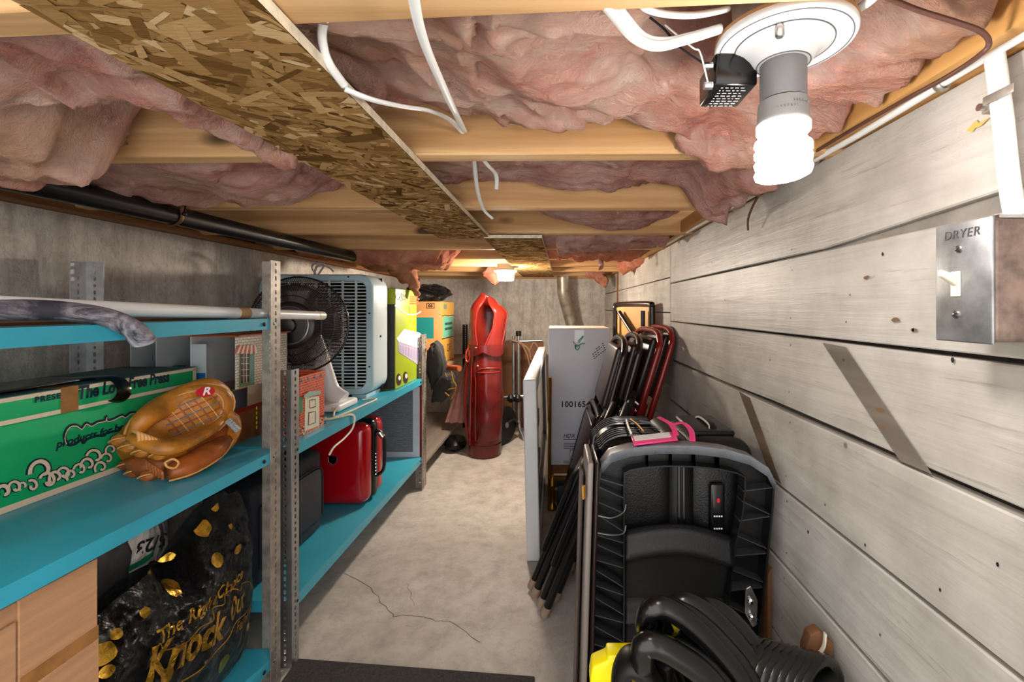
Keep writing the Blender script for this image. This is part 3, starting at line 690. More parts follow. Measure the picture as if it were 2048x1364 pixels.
# ---------------------------------------------------------------- near top shelf
t = empty('white_tube', (-.755, .9, h(-.02)), 'long white plastic tube lying along the top turquoise shelf', 'tube')
a, b = Vector((-.757, -.05, h(.026))), Vector((-.766, 1.505, h(-.0235)))
def on(k): return a.lerp(b, k)
MB().tube([on(0), on(.985)], .0132, 20).build('tube', M['white'], t, smooth=True)
MB().tube([on(.738), on(.762)], .0137, 20).build('brown_band', mk('tan_tape', (196,150,110), .5), t, smooth=True)
MB().tube([on(.975), on(1)], .0142, 20).build('end_cap', M['cream'], t, smooth=True)
m = MB()
cl = crv([(-.79, .18, h(.012)), (-.785, .36, h(.004)), (-.775, .50, h(.0)), (-.762, .60, h(-.002)), (-.742, .68, h(-.003)), (-.722, .735, h(-.014)), (-.704, .765, h(-.035)), (-.698, .778, h(-.058))], 6)
m.tube(cl, [.027]*(len(cl)-5)+[.0275, .028, .028, .0275, .026], 20, flat=.55, up=(0, 0, 1))
tag(m.build('rubber_strip', M['mottle'], None, smooth=True, ang=60), 'mottled grey rubber strip drooping over the top shelf edge', 'rubber strip')
m = MB(); m.box(-1.16, -.80, .3, 1.12, h(-.0255), h(-.021)); tag(m.build('cardboard_sheet', M['browncard'], None), 'flat brown cardboard sheet on the top turquoise shelf', 'cardboard')
# ---------------------------------------------------------------- green newspaper carton
zs = ZS1[1]
GX, GT = -.98, h(-.158)
t = empty('green_carton', (-1.06, .85, zs), 'green and cream newspaper carton with lid on the middle turquoise shelf', 'carton')
GB = MB().box(-1.165, GX, .40, 1.236, zs, h(-.17)).build('body', M['green'], t, bevel=.002)
GL = MB().box(-1.172, GX+.006, .395, 1.243, h(-.206), GT).build('lid', M['green'], t, bevel=.002)
m = MB(); xx = GX+.0062
for y0, y1, za, zb in ((.396, 1.242, h(-.206), h(-.198)), (.396, 1.242, h(-.166), GT-.0005), (1.232, 1.2425, h(-.2), h(-.164))): m.box(xx, xx+.0006, y0, y1, za, zb)
m.box(GX, GX+.0006, .401, 1.235, zs+.0005, zs+.012)
m.build('cream_border', M['greenprint_cream'], t)
MB().box(-1.172, GX+.006, .395, 1.2425, GT, GT+.001).build('lid_top', mk('grey_green_card', (70,104,100), .6, 0, .2, 6), t)
def gf(px, py, off=.0008): X = GX+off; return P(px, py, X*F/(px-1113))
def gl(px, py): return gf(px, py, .007)
YU, ZU = (0, 1, 0), (0, 0, 1)
text('The Lo', .037, frame(gl(194, 781), YU, ZU), M['navy'], GL, bold=.0012, shear=.12, sx=.74); text('n Free Press', .037, frame(gl(292, 762), YU, ZU), M['navy'], GL, bold=.0012, shear=.12, sx=.7)
text('PRESE', .015, frame(gl(96, 796), YU, ZU), M['navy'], GL, bold=.0005, space=1.2); text('TY', .014, frame(gl(152, 786), YU, ZU), M['navy'], GL, bold=.0004)
text('products for better', .022, frame(gf(200, 866), YU, ZU), M['navy'], GB, bold=.0005, shear=.2)
def ribbon(par, pts, r, mat, name, flat=.25):
    m = MB(); m.tube(crv(pts, 6), r, 6, flat=flat, up=(1, 0, 0)); return m.build(name, mat, par, smooth=True)
cloud = [(132,886),(129,870),(138,853),(152,850),(163,856),(172,846),(182,850),(196,843),(210,840),(212,832),(214,840),(226,838),(243,830),(250,833),(262,825),(275,826)]
ribbon(GB, [gf(*p) for p in cloud], .0034, M['navy'], 'cloud_outline')
ribbon(GB, [gf(x+1, y+2.5, .0014) for x, y in cloud], .0011, M['greenprint_cream'], 'cloud_highlight')
ribbon(GB, [gf(*p) for p in [(132,884),(138,890),(150,888),(162,880),(167,886),(175,878),(192,872),(208,871),(214,866),(232,862),(250,858)]], .003, M['navy'], 'cloud_outline')
r_ = random.Random(5)
def swirl(cx, cy, r, a0, turns, w):
    pts = []
    for k in range(15):
        q = k/14; a = a0+turns*6.283*q; rr = r*(1-.75*q); pts.append(gf(cx+rr*math.cos(a), cy+rr*math.sin(a)*1.05-(cx*0), .0008))
    ribbon(GB, pts, w*1.7, M['navy'], 'wave_outline'); ribbon(GB, [p+Vector((.0009, 0, 0)) for p in pts], w, M['greenprint_cream'], 'wave_crest')
for cx, cy, r, a0, tn, w in ((8,984,17,2.6,.8,.0035),(30,975,14,3.1,.9,.0025),(46,972,10,2.2,.8,.002),(64,972,12,4,.9,.0025),(84,942,26,2.9,.7,.004),(96,962,18,3.4,.9,.003),(112,955,16,2.4,.8,.003),(128,948,14,3.5,.9,.0026),(142,950,12,2.2,.9,.0026),(160,940,14,3.2,.8,.0026),(176,930,16,2.8,.8,.003),(190,915,18,3.3,.7,.003),(202,935,14,2.5,.9,.0026),(214,918,13,3.2,.8,.0026),(222,900,12,2.6,.8,.0024),(232,880,10,3,.8,.0022)):
    swirl(cx, cy, r, a0, tn, w)
m = MB(); m.box(xx+.0003, xx+.0012, .903, .936, h(-.2065), GT+.001); m.box(GX-.06, xx+.001, .903, .936, GT+.001, GT+.0022); m.build('packing_tape', M['tape'], GL)
# black belt looped on the lid
t2 = empty('black_belt', (-.985, .98, h(-.21)), 'glossy black belt looped over the edge of the green carton lid', 'belt')
m = MB(); c = [(-1.10, .98, GT+.004), (-1.04, .985, GT+.006), (-1.0, .995, GT+.008), (-.972, 1.0, GT+.004), (-.955, 1.0, GT-.014), (-.952, .998, GT-.030), (-.960, .996, GT-.042), (-.970, .994, GT-.046)]
m.tube(crv([(x, y+.014, z) for x, y, z in c], 5), .0165, 10, flat=.14, up=(.7, 0, .7)); m.build('strap', M['blackgloss'], t2, smooth=True, ang=60)
m = MB(); m.box(-1.14, -1.02, .42, 1.02, GT+.0016, GT+.006); m.box(-1.10, -.995, .40, .96, GT+.006, GT+.010); tag(m.build('black_folder', M['blackgloss'], None, bevel=.001), 'flat black folders lying on the green carton lid', 'folder')
# ---------------------------------------------------------------- baseball glove
t = empty('baseball_glove', (-.87, 1.06, zs), 'tan leather baseball glove with red oval patch on the turquoise shelf', 'glove')
def gp(px, py, d): return P(px, py, d)
def lobe(name, pts, rad, mat, flat=.6, up=(0, 0, 1), n=16, cap=True):
    c = crv(pts, 6); N = len(c); rr = []
    for i in range(N):
        q = i/(N-1)*(len(rad)-1); a = int(min(q, len(rad)-2)); rr.append(lerp(rad[a], rad[a+1], q-a))
    m = MB(); m.tube(c, rr, n, flat=flat, up=up); return m.build(name, M[mat], t, smooth=True, ang=70)
nrm = Vector((.78, -.42, .46)).normalized()
# lower shell resting on the shelf, upper shell opening towards the aisle
lobe('back_shell', [gp(262, 925, 1.02), gp(300, 928, 1.01), gp(350, 920, 1.05), (gp(400, 897, 1.11)), gp(440, 872, 1.17), gp(462, 855, 1.20)], [.012, .034, .052, .054, .044, .018], 'leather2', .85)
lobe('heel_pad', [gp(335, 944, .97), gp(370, 935, 1.0), gp(420, 905, 1.07), gp(452, 878, 1.13)], [.018, .030, .030, .014], 'leather2', .8)
def shell(u, v):
    # palm: dished oval from finger edge (left) to wrist (right)
    a = 2*math.pi*u; r = v
    ex, ey = 118*r*math.cos(a), 60*r*math.sin(a)
    ca, sa = math.cos(-.42), math.sin(-.42); px = 357+ex*ca-ey*sa; py = 842+ex*sa+ey*ca
    d = 1.0+(px-240)*.00068; p = P(px, py, d)
    dish = .030*math.sqrt(max(0, 1-r**2.6))-.007*math.exp(-((r-.66)/.05)**2)
    return p+nrm*(dish+.004)
m = MB(); m.grid(40, 12, shell, True)
m.grid(40, 5, lambda u, v: shell(u, 1.0)-nrm*(.055*v)+Vector((0, 0, 0)), True)
m.build('palm', M['leather'], t, smooth=True, ang=80)
lobe('thumb_rim', [gp(268, 872, .985), gp(290, 838, 1.0), gp(330, 812, 1.05), gp(375, 790, 1.09), gp(415, 778, 1.13), gp(440, 790, 1.16), gp(447, 815, 1.16)], [.012, .022, .026, .027, .028, .027, .014], 'leather', .8, nrm)
lobe('index_rim', [gp(262, 873, .97), gp(292, 886, .96), gp(325, 894, .965), gp(352, 893, .98), gp(390, 878, 1.03), gp(425, 858, 1.08), gp(446, 838, 1.12)], [.010, .016, .02, .018, .014, .012, .008], 'leather', .8, nrm)
lobe('wrist_strap', [gp(440, 805, 1.15), gp(452, 828, 1.14), gp(466, 838, 1.14), gp(470, 856, 1.14), gp(462, 878, 1.14), gp(455, 893, 1.15)], [.012, .014, .016, .016, .014, .010], 'leather', .35, (0, -1, 0))
for i, (px, py, dd, r, q) in enumerate(((240,880,1.0,.018,22),(258,893,.985,.0175,24),(284,903,.975,.0175,24),(318,909,.972,.0165,20),(252,930,1.02,.016,22),(268,944,.995,.016,22),(296,952,.975,.017,24))):
    b = gp(px+q+20, py-4, dd+.055); a_ = gp(px, py, dd)
    lobe('finger', [a_+(a_-b).normalized()*.009, a_+(a_-b).normalized()*.006, a_, a_.lerp(b, .5), b], [.003, r*.72, r, r*1.08, r], 'leather2' if i > 3 else 'leather', .75)
    MB().tube([a_+(a_-b).normalized()*.002+(nrm*r*.8*math.cos(x)+Vector((0, 0, 1))*0+Vector((.6, .7, 0))*r*math.sin(x))*.98 for x in [k*6.283/14 for k in range(14)]], .0016, 6, closed=True).build('finger_piping', M['lace'], t, smooth=True)
for i in range(9):
    px = 272+i*7.2; py = 872+i*2.6; p = gp(px, py, .955+i*.002)
    MB().tube(crv([p+Vector((-.004, 0, .010)), p+nrm*.013, p+Vector((.010, -.004, -.012))], 4), .0034, 6).build('lace', M['lace'], t, smooth=True)
for i in range(6):
    p = gp(290+i*6, 928+i*4, .965-.002*i)
    MB().tube(crv([p+Vector((-.003, 0, .008)), p+nrm*.010, p+Vector((.008, -.003, -.010))], 4), .0032, 6).build('lace', M['leather2'], t, smooth=True)
def wpt(e, f):   # point on the dished web
    ca, sa = math.cos(-.42), math.sin(-.42); px = 372+e*ca-f*sa; py = 838+e*sa+f*ca; d = 1.0+(px-240)*.00068; r = min(.98, math.hypot((e+15*1.0)/118, f/60)); return P(px, py, d)+nrm*(.0055+.030*math.sqrt(1-r**2.6))
for k in range(7): MB().tube([wpt(lerp(-55+k*17, -38+k*17, q/6), lerp(-26, 28, q/6)) for q in range(7)], .0016, 6).build('web_lace', M['lace'] if k % 2 else M['leather2'], t)
for k in range(5): MB().tube([wpt(lerp(-58, 62, q/8), -24+k*12) for q in range(9)], .0016, 6).build('web_lace', M['leather2'] if k % 2 else M['grey'], t)
ring = [shell(k/36, .72)+nrm*.002 for k in range(36)]; MB().tube(ring, .0016, 6, closed=True).build('welt', M['lace'], t)
ring = [shell(k/36, 1.0)+nrm*.001 for k in range(36)]; MB().tube(ring, .0022, 6, closed=True).build('welt', M['lace'], t)
MB().tube(crv([gp(338, 962, .955), gp(380, 950, .985), gp(420, 930, 1.03), gp(452, 905, 1.09), gp(468, 878, 1.14)], 6), .002, 6).build('welt', M['lace'], t)
MB().tube(crv([gp(330, 925, .955), gp(345, 918, .955), gp(357, 925, .957), gp(350, 936, .957), gp(335, 934, .955), gp(330, 925, .955)], 5), .0022, 6).build('lace_loop', M['lace'], t)
lc = gp(402, 791, 1.10)+nrm*.0225; Tl = frame(lc, (.62, .78, .05), (-.35, .25, .9))
m = MB(); m.T = Tl; m.lathe([(.0, 0), (.0185, 0), (.0185, .0012), (.0, .0012)], 28, Matrix.Diagonal((1, .66, 1, 1))); LP = m.build('logo_patch', M['red'], t)
text('R', .026, Tl @ Matrix.Translation((0, 0, .0018)), M['white'], LP, shear=.4, bold=.0006)
m = MB(); r_ = random.Random(9)
for i in range(26):
    px = lerp(296, 362, i/25); py = lerp(834, 797, i/25); p = gp(px, py, 1.03+(px-296)*.0009)+nrm*.022
    m.T = frame(p, (.62, .78, .25), (-.3, .2, .9)); m.box(-.0012, .0012, -r_.uniform(.002, .005), r_.uniform(.002, .005), 0, .0008)
m.build('stamped_text', M['ink'], t, kind='stuff')
m = MB(); m.T = frame(gp(468, 848, 1.12)+Vector((.006, -.012, 0)), (.5, .3, -.75), (.5, .3, .9)); m.box(-.018, .018, -.007, .007, 0, .0015); m.build('strap_label', mk('grey_woven_label', (150,150,150), .6, 0, .5, 300), t)
# ---------------------------------------------------------------- tin doll house
def brickmat(name, a, b, mortar, rot):
    t = NT(name); br = t.n('ShaderNodeTexBrick'); sp = t.n('ShaderNodeSeparateXYZ'); cb_ = t.n('ShaderNodeCombineXYZ'); t.l(t.tc.outputs['Object'], sp.inputs[0]); t.l(sp.outputs[1], cb_.inputs[0]); t.l(sp.outputs[2], cb_.inputs[1]); t.l(cb_.outputs[0], br.inputs['Vector']); br.inputs['Scale'].default_value = 1
    br.inputs['Color1'].default_value = lin(a); br.inputs['Color2'].default_value = lin(b); br.inputs['Mortar'].default_value = lin(mortar)
    br.inputs['Brick Width'].default_value = .016; br.inputs['Row Height'].default_value = .0075; br.inputs['Mortar Size'].default_value = .0007
    return t.fin(br.outputs[0], .3, 0, None, .5)
M['wbrick'] = brickmat('white_brick_print', (232,226,206), (214,206,184), (120,110,98), (math.pi/2, 0, math.pi/2))
M['rbrick'] = brickmat('red_brick_print', (204,66,36), (180,48,26), (236,150,110), (math.pi/2, 0, math.pi/2))
zm = ZS2[0]
t = empty('tin_dollhouse', (-1.0, 1.38, zm), 'printed tin dollhouse with white brick upper floor behind the slotted posts', 'dollhouse')
tw = mk('tin_room_white', (206,212,216), .35); td = mk('tin_room_dark', (92,84,78), .4); tb = mk('tin_room_blue', (30,110,168), .35); tbr = mk('tin_floor_brown', (150,96,60), .4)
fz, rz = h(-.222), h(-.078); DX = -.88; Y0, Y1 = 1.262, 1.50
MB().box(-1.17, DX-.001, Y0, Y1, fz-.003, fz).build('upper_floor', tbr, t)
MB().box(-1.17, DX-.001, Y0, Y1, zm, zm+.003).build('ground_floor', tbr, t)
MB().box(-1.17, DX+.008, Y0, Y1+.01, rz, rz+.004).build('roof', mk('tin_roof_orange', (186,88,40), .4, 0, .3, 60), t)
MB().box(-1.17, DX, Y1, Y1+.003, zm, rz).build('room_back', mk('tin_wallpaper', (168,170,166), .4), t)
MB().box(DX-.002, DX, Y0, Y1, fz, rz).build('brick_wall', M['wbrick'], t)
MB().box(DX-.002, DX, Y0, Y1, zm, fz-.06).build('wainscot', mk('tin_wainscot', (132,84,44), .4, 0, .25, 30), t)
MB().box(DX-.002, DX, Y0+.05, Y1, fz-.06, fz).build('parlour_wall', mk('tin_parlour', (168,150,126), .4), t)
MB().box(DX, DX+.0008, Y0, Y1, fz-.068, fz-.056).build('red_border', mk('tin_border', (140,26,22), .4), t)
for k_ in range(5): MB().ball((DX+.002, Y0+.085, fz-.07-.014*k_), (.0016, .003, .0055), 8, 6).build('post_bead', M['yellow'], t, smooth=True)
for x in (-1.17, -1.10, -1.005):
    MB().box(x, x+.003, Y0, Y1, fz, rz).build('partition', tw, t); MB().box(x, x+.003, Y0, Y1, zm, fz-.003).build('partition', tw, t)
m = MB(); m.box(-1.003, -.962, Y0+.001, Y0+.0025, fz, rz-.02); m.build('curtain_panel', tw, t)
m = MB(); m.box(-1.001, -.964, Y0, Y0+.001, fz+.006, fz+.045); m.build('blue_bath_print', tb, t)
m = MB(); m.box(-1.095, -1.06, Y0+.05, Y0+.052, fz+.03, fz+.06); m.build('blue_bath_print', tb, t)
m = MB()
for i in range(12): m.box(-.962+.078*i/12, -.962+.078*(i+1)/12, Y0-.0015, Y0, fz-.006, fz, i % 3)
m.build('chequered_trim', [M['yellow'], mk('trim_red', (150,40,30), .4), mk('trim_green', (90,120,70), .4)], t)
m = MB()
for i in range(20): m.ball((-.955+random.random()*.05, Y1-.001, fz+.07+random.random()*.03), (.004, .0006, .003), 6, 4)
m.build('cow_print', M['ink'], t, kind='stuff')
def dw(px, py, off=.001): X = DX+off; return P(px, py, X*F/(px-1113))
def patch(par, pts, mat, name, fn, th=.0006): 
    return MB().prism([fn(*p) for p in pts], (th, 0, 0)).build(name, mat, par, normals=True)
patch(t, [(478,776),(508,769),(508,700),(480,702)], mk('tin_olive', (104,124,84), .4), 'window_frame', dw)
patch(t, [(482,766),(498,763),(498,704),(482,706)], mk('tin_dark_glass', (48,36,34), .3), 'window_pane', lambda x, y: dw(x, y, .0018))
patch(t, [(500,768),(507,766),(507,700),(500,701)], mk('tin_shutter', (96,150,140), .4), 'shutter', lambda x, y: dw(x, y, .0018))
m = MB()
for x in (487.5, 493): m.prism([dw(x-.5, 765, .0025), dw(x+.5, 765, .0025), dw(x+.5, 704, .0025), dw(x-.5, 704, .0025)], (.0004, 0, 0))
for y in (716, 728, 740, 752): m.prism([dw(482, y, .0025), dw(498, y-.7, .0025), dw(498, y-1.7, .0025), dw(482, y-1, .0025)], (.0004, 0, 0))
m.build('muntins', M['cream'], t)
m = MB()
for i in range(10):
    a, b = lerp(468, 514, i/10), lerp(468, 514, (i+1)/10); c_, d_ = lerp(477, 511, i/10), lerp(477, 511, (i+1)/10)
    m.prism([dw(a, 708, .012), dw(b, 707, .012), dw(d_, 690, .001), dw(c_, 690, .001)], (.0008, 0, 0), i % 2)
m.build('awning', [mk('awning_red', (196,64,44), .4), M['cream']], t, normals=True)
m = MB(); m.box(-1.0, -.885, 1.255, 1.30, zm+.0035, zm+.010); m.build('red_rug', mk('toy_red', (196,24,20), .35), t)
# red brick wing in front of the tall posts
t = empty('tin_house', (-.84, 1.40, zm), 'red brick printed tin toy house with white door on the middle shelf', 'toy house')
FXh = -.745
MB().box(-.835, FXh, 1.332, 1.476, zm, h(-.212)).build('walls', M['rbrick'], t)
m = MB(); m.box(FXh-.004, FXh+.002, 1.330, 1.478, h(-.215), h(-.198)); m.box(-.837, FXh, 1.4755, 1.479, h(-.215), h(-.198)); m.box(-.837, FXh, 1.329, 1.333, h(-.215), h(-.198)); m.build('parapet', M['rbrick'], t)
def hw(px, py, off=.0008): X = FXh+off; return P(px, py, X*F/(px-1113))
patch(t, [(609,862),(638,851),(638,792),(610,795)], mk('tin_door_cream', (226,222,196), .35), 'door', hw)
o = t
for q, mt in (([(616,851),(631,846),(631,822),(617,825)], 'ink'), ([(617.5,849.5),(629.5,845),(629.5,823.5),(618.5,826.5)], 'cream'), ([(619,817),(631,814),(631,798),(619,800)], 'ink'), ([(620,815.5),(630,812.5),(630,799.5),(620,801.5)], 'cream')):
    patch(t, q, M[mt], 'door_panel', lambda x, y: hw(x, y, .0016 if mt == 'ink' else .0022))
patch(t, [(608,796),(641,788),(641,781),(618,783),(608,790)], mk('tin_canopy', (150,186,176), .4), 'canopy', lambda x, y: hw(x, y, .006))
patch(t, [(596,828),(605,825),(605,793),(596,795)], mk('tin_green', (56,140,96), .4), 'shutter', hw)
m = MB()
for i in range(46):
    b = random.random() < .5; px = random.uniform(596, 608) if b else random.uniform(640, 652); py = (random.uniform(852, 872) if b else random.uniform(832, 852))-(px-596)*.05
    p = hw(px, py, .001); m.ball(p, (.0008, .003, .0028), 6, 4, mi=i % 3)
m.build('flower_print', [M['cream'], mk('tin_leaf', (90,130,80), .4), M['ink']], t, kind='stuff')
for i in range(4):
    px = 604+i*13; p = hw(px, 761-i*3.4, .003); MB().ball(p, (.002, .005, .0045), 8, 6).build('parapet_medallion', mk('medallion', (70,150,140), .4), t, smooth=True)
# ---------------------------------------------------------------- carton and bags on the near bottom shelf
zb = ZS1[2]
t = empty('cardboard_box', (-.9, .5, zb), 'brown cardboard box with taped flaps under the nearest turquoise shelf', 'carton')
BX = -.742
MB().box(-1.18, BX-.004, .30, .742, zb, h(-.405)).build('box', M['card'], t, bevel=.003)
zmid = h(-.640)
ysp = .632
fl_ = [(ysp+.003, .744, h(-.53), h(-.403), 0), (ysp+.006, .745, zb+.003, h(-.533), .0015), (.302, ysp, h(-.60), h(-.43), 0.0), (.302, ysp, zb+.002, h(-.604), -.001)]
for y0, y1, z0_, z1_, o_ in fl_: MB().box(BX-.004+o_, BX+o_, y0, y1, z0_, z1_).build('flap', M['card'], t, bevel=.001, seg=1)
MB().box(BX, BX+.001, ysp+.004, .7445, h(-.55), h(-.512)).build('tape', M['tape'], t)
MB().box(BX-.0005, BX+.0006, .302, ysp+.01, h(-.628), h(-.594)).build('tape', M['tape'], t)
# black and gold shopping bag
t = empty('plastic_shopping_bag', (-.83, .96, zb), 'crumpled black plastic shopping bag with gold dots and gold Knock Out lettering', 'bag')
Ya, Yb, Za, Zb = .762, 1.192, zb+.001, h(-.452)
def edge_top(y):
    pts = [(.762, h(-.545)), (.84, h(-.525)), (.90, h(-.515)), (.965, h(-.525)), (1.0, h(-.49)), (1.05, h(-.462)), (1.10, h(-.452)), (1.15, h(-.455)), (1.192, h(-.50))]
    for (a, za), (b, zb2) in zip(pts, pts[1:]):
        if a <= y <= b: return lerp(za, zb2, (y-a)/(b-a))
    return pts[0][1] if y < pts[0][0] else pts[-1][1]
def bagpt(u, v, off=0):
    y = lerp(Ya, Yb, u); top = edge_top(y); z = lerp(Za, top, v)
    e = (math.sin(math.pi*min(1, max(0, u)))**.3)*(math.sin(math.pi*min(1, max(0, v*.9+.06)))**.6)
    knot = math.exp(-((y-.955)/.035)**2)*sst(.72, 1.0, v)
    w = noise.noise(Vector((y*16, z*11, 2)))*.016+(1-2*abs(noise.noise(Vector((y*22, z*15, 8)))))*.010+(.0025+.005*sst(.5, .8, v))*fbm((y*55, z*55, 3), 3)+(.002+.006*sst(.5, .8, v))*(1-2*abs(noise.noise(Vector((y*48+z*20, z*40, 5)))))
    rad = math.sin((y-.955)/(abs(z-h(-.53))+.07)*1.6*3)*.008*sst(.35, .9, v)
    x = -.815+.068*e+w*.55*e+rad*e-knot*.045
    return Vector((min(x, -.7245)+off, y, z))
m = MB(); m.grid(120, 120, lambda u, v: bagpt(u, v)); m.grid(20, 20, lambda u, v: Vector((-.825-.02*(math.sin(math.pi*u)*math.sin(math.pi*(v*.9+.06)))**.5, lerp(Ya, Yb, u), lerp(Za, edge_top(lerp(Ya, Yb, u)), v))))
m.build('bag', M['bagblack'], t, smooth=True, ang=180)
SB = [o for o in bpy.data.objects if o.parent == t][0]
def byz(y, z, off=.0022): 
    u = (y-Ya)/(Yb-Ya); v = (z-Za)/(edge_top(y)-Za); return bagpt(min(1, max(0, u)), min(1.0, max(0, v)), off)
def bpx(px, py):   # photo position -> (y, z) on the bag front
    d = .752*F/(1113-px); return d, CZ-(py-617)*d/F
def dot(px, py, r):
    y, z = bpx(px, py); m = MB(); n = 16
    vs = [byz(y, z)]
    for k in (.5, 1):
        for a in range(n): vs.append(byz(y+r*k*math.cos(a*6.283/n)*random.uniform(.92, 1.05), z+r*k*math.sin(a*6.283/n)*random.uniform(.92, 1.05)))
    fs = [(0, 1+a, 1+(a+1) % n) for a in range(n)]+[(1+a, 1+n+a, 1+n+(a+1) % n, 1+(a+1) % n) for a in range(n)]
    m.add(vs, fs); m.build('gold_dot', M['gold'], t, smooth=True)
for px, py, r in ((212,1172,.028),(250,1208,.013),(295,1162,.016),(273,1120,.008),(308,1225,.009),(231,1258,.008),(262,1268,.009),(237,1308,.018),(236,1343,.010),(437,1056,.018),(440,1120,.016),(398,1114,.010),(378,1175,.016),(352,1122,.008),(393,1037,.009),(455,1328,.018),(494,1356,.012),(517,1254,.009),(483,1098,.012),(466,1012,.012),(474,1053,.006),(330,1355,.016),(516,1310,.011)):
    dot(px, py, r)
def conf(px0, py0, px1, py1):
    y0, z0_ = bpx(px0, py0); y1, z1_ = bpx(px1, py1); dy, dz = y1-y0, z1_-z0_; L = math.hypot(dy, dz); cy, cz = (y0+y1)/2, (z0_+z1_)/2
    def f(v): return byz(cy+(v.x*dy-v.y*dz)/L, cz+(v.x*dz+v.y*dy)/L, .0035+v.z)
    return f, L
f, L = conf(300, 1355, 395, 1255)
def bt(s, size, a, b, **k):
    f, L = conf(*a, *b); text(s, size, None, M['gold'], SB, conform=f, **k)
bt('Knock', .086, (284, 1350), (442, 1246), bold=.0028, shear=.12, sx=.80)
bt('Out', .070, (438, 1238), (502, 1186), bold=.0016, shear=.05, sx=.58)
bt('The Right Choice', .033, (340, 1262), (470, 1158), bold=.0005, shear=.3)
bt('Fashion', .03, (468, 1262), (522, 1216), bold=.0004, shear=.3)
def ln(pts, w): 
    m = MB(); m.tube(crv([byz(*bpx(*p), .004) for p in pts], 8), w, 6, flat=.3, up=(1, 0, 0)); m.build('gold_line', M['gold'], SB)
ln([(300,1320),(318,1288),(330,1300),(360,1285),(390,1255),(412,1240),(414,1216),(440,1208),(442,1188),(460,1178),(478,1180),(482,1168),(500,1164),(512,1180)], .0012)
ln([(355,1364),(395,1340),(425,1300),(455,1275),(470,1245),(500,1225),(515,1205)], .002)
# grey courier bag with a label behind it
t = empty('courier_bag', (-.93, .92, zb), 'grey plastic courier bag with white label behind the black shopping bag', 'bag')
def cb(u, v, off=0):
    y = lerp(.80, 1.06, u); z = lerp(zb+.001, h(-.42), v); x = -.882-.012*math.cos(u*6)+.012*noise.noise(Vector((y*18, z*18, 4)))+.006*noise.noise(Vector((y*50, z*50, 4)))
    return Vector((x+off, y, z))
m = MB(); m.grid(40, 40, cb); m.grid(8, 8, lambda u, v: cb(u, v)+Vector((-.05*math.sin(math.pi*u)-.004, 0, 0))); m.build('bag', M['poly'], t, smooth=True, ang=180)
lb = MB(); lb.grid(8, 8, lambda u, v: cb(lerp(.52, .86, u), lerp(.64, .92, v), .004)); lb = lb.build('label', mk('grey_white_label', (196,192,186), .5), t)
p = cb(.68, .83, .008); text('5/23', .038, frame(p, (-.1, -1, .15), (0, .1, -1)), M['ink'], lb, bold=.0008)
m = MB()
for i in range(9): m.T = frame(cb(.56+i*.022, .70, .007), (0, 1, 0), (0, 0, 1)); m.box(0, .003, -.014, .014, 0, .0004)
m.build('bar_marks', M['ink'], lb); m = MB(); m.grid(8, 5, lambda u, v: cb(lerp(.5, .74, u), lerp(.755, .785, v), .0075)); m.build('green_tape', mk('green_tape', (16,120,90), .4), t)
# ---------------------------------------------------------------- second unit, bottom shelf
zq = ZS2[1]
t = empty('briefcase', (-.92, 1.48, zq), 'dark navy soft briefcase standing on the low turquoise shelf beside the red case', 'bag')
MB().box(-1.0, -.842, 1.285, 1.655, zq+.001, h(-.503)).build('body', M['navycloth'], t, bevel=.022, seg=4)
MB().box(-.846, -.832, 1.30, 1.635, zq+.05, h(-.56)).build('front_pocket', M['navycloth'], t, bevel=.010, seg=3)
MB().tube(crv([(-.833, 1.33, h(-.552)), (-.832, 1.50, h(-.548)), (-.832, 1.60, h(-.553)), (-.832, 1.632, h(-.58)), (-.832, 1.636, h(-.66)), (-.832, 1.636, zq+.06)], 8), .003, 6).build('zip', M['black'], t, smooth=True)
MB().tube(crv([(-.828, 1.405, h(-.575)), (-.822, 1.405, h(-.585)), (-.822, 1.405, h(-.60)), (-.828, 1.405, h(-.607))], 5), .0035, 8).build('buckle', M['brass'], t, smooth=True)
t = empty('red_hard_case', (-.92, 1.91, zq), 'glossy red hard-shell cosmetic case with black zip band and handle', 'case')
def case(name, y0, y1, x0, x1, z0, z1, mat, bev): return MB().box(x0, x1, y0, y1, z0, z1).build(name, mat, t, bevel=bev, seg=6)
case('front_shell', 1.82, 1.905, -1.10, -.752, zq+.003, h(-.459), M['redhard'], .042)
case('back_shell', 1.925, 2.02, -1.10, -.752, zq+.003, h(-.455), M['redhard'], .042)
case('zip_band', 1.88, 1.95, -1.097, -.749, zq+.001, h(-.456), M['blackgloss'], .034)
MB().tube(crv([(-.748, 1.915, h(-.505)), (-.722, 1.92, h(-.53)), (-.718, 1.922, h(-.60)), (-.722, 1.92, h(-.67)), (-.748, 1.915, h(-.695))], 6), .010, 10, flat=.7).build('handle', M['blackgloss'], t, smooth=True)
MB().tube([(-.738, 1.917, h(-.515)), (-.724, 1.919, h(-.535))], .0125, 10).build('handle_ferrule', M['chrome'], t, smooth=True)
m = MB()
for i in range(7): m.ball((-.747, 1.90, h(-.60-.014*i)), .0045, 8, 5)
m.build('zip_pulls', M['chrome'], t, smooth=True)
m = MB(); m.T = frame((-.885, 1.8195, h(-.60)), (1, 0, 0), (0, 0, 1)); m.prism([(-.017, .012, 0), (0, .016, 0), (.017, .012, 0), (.015, -.006, 0), (0, -.018, 0), (-.015, -.006, 0)], (0, 0, .002)); bdg = m.build('badge', M['blackgloss'], t, bevel=.0008)
m = MB(); m.T = frame((-.885, 1.8185, h(-.60)), (1, 0, 0), (0, 0, 1)); m.tube([(-.018, .013, 0), (0, .017, 0), (.018, .013, 0), (.016, -.006, 0), (0, -.019, 0), (-.016, -.006, 0)], .0012, 6, closed=True); m.build('badge_rim', M['chrome'], bdg)
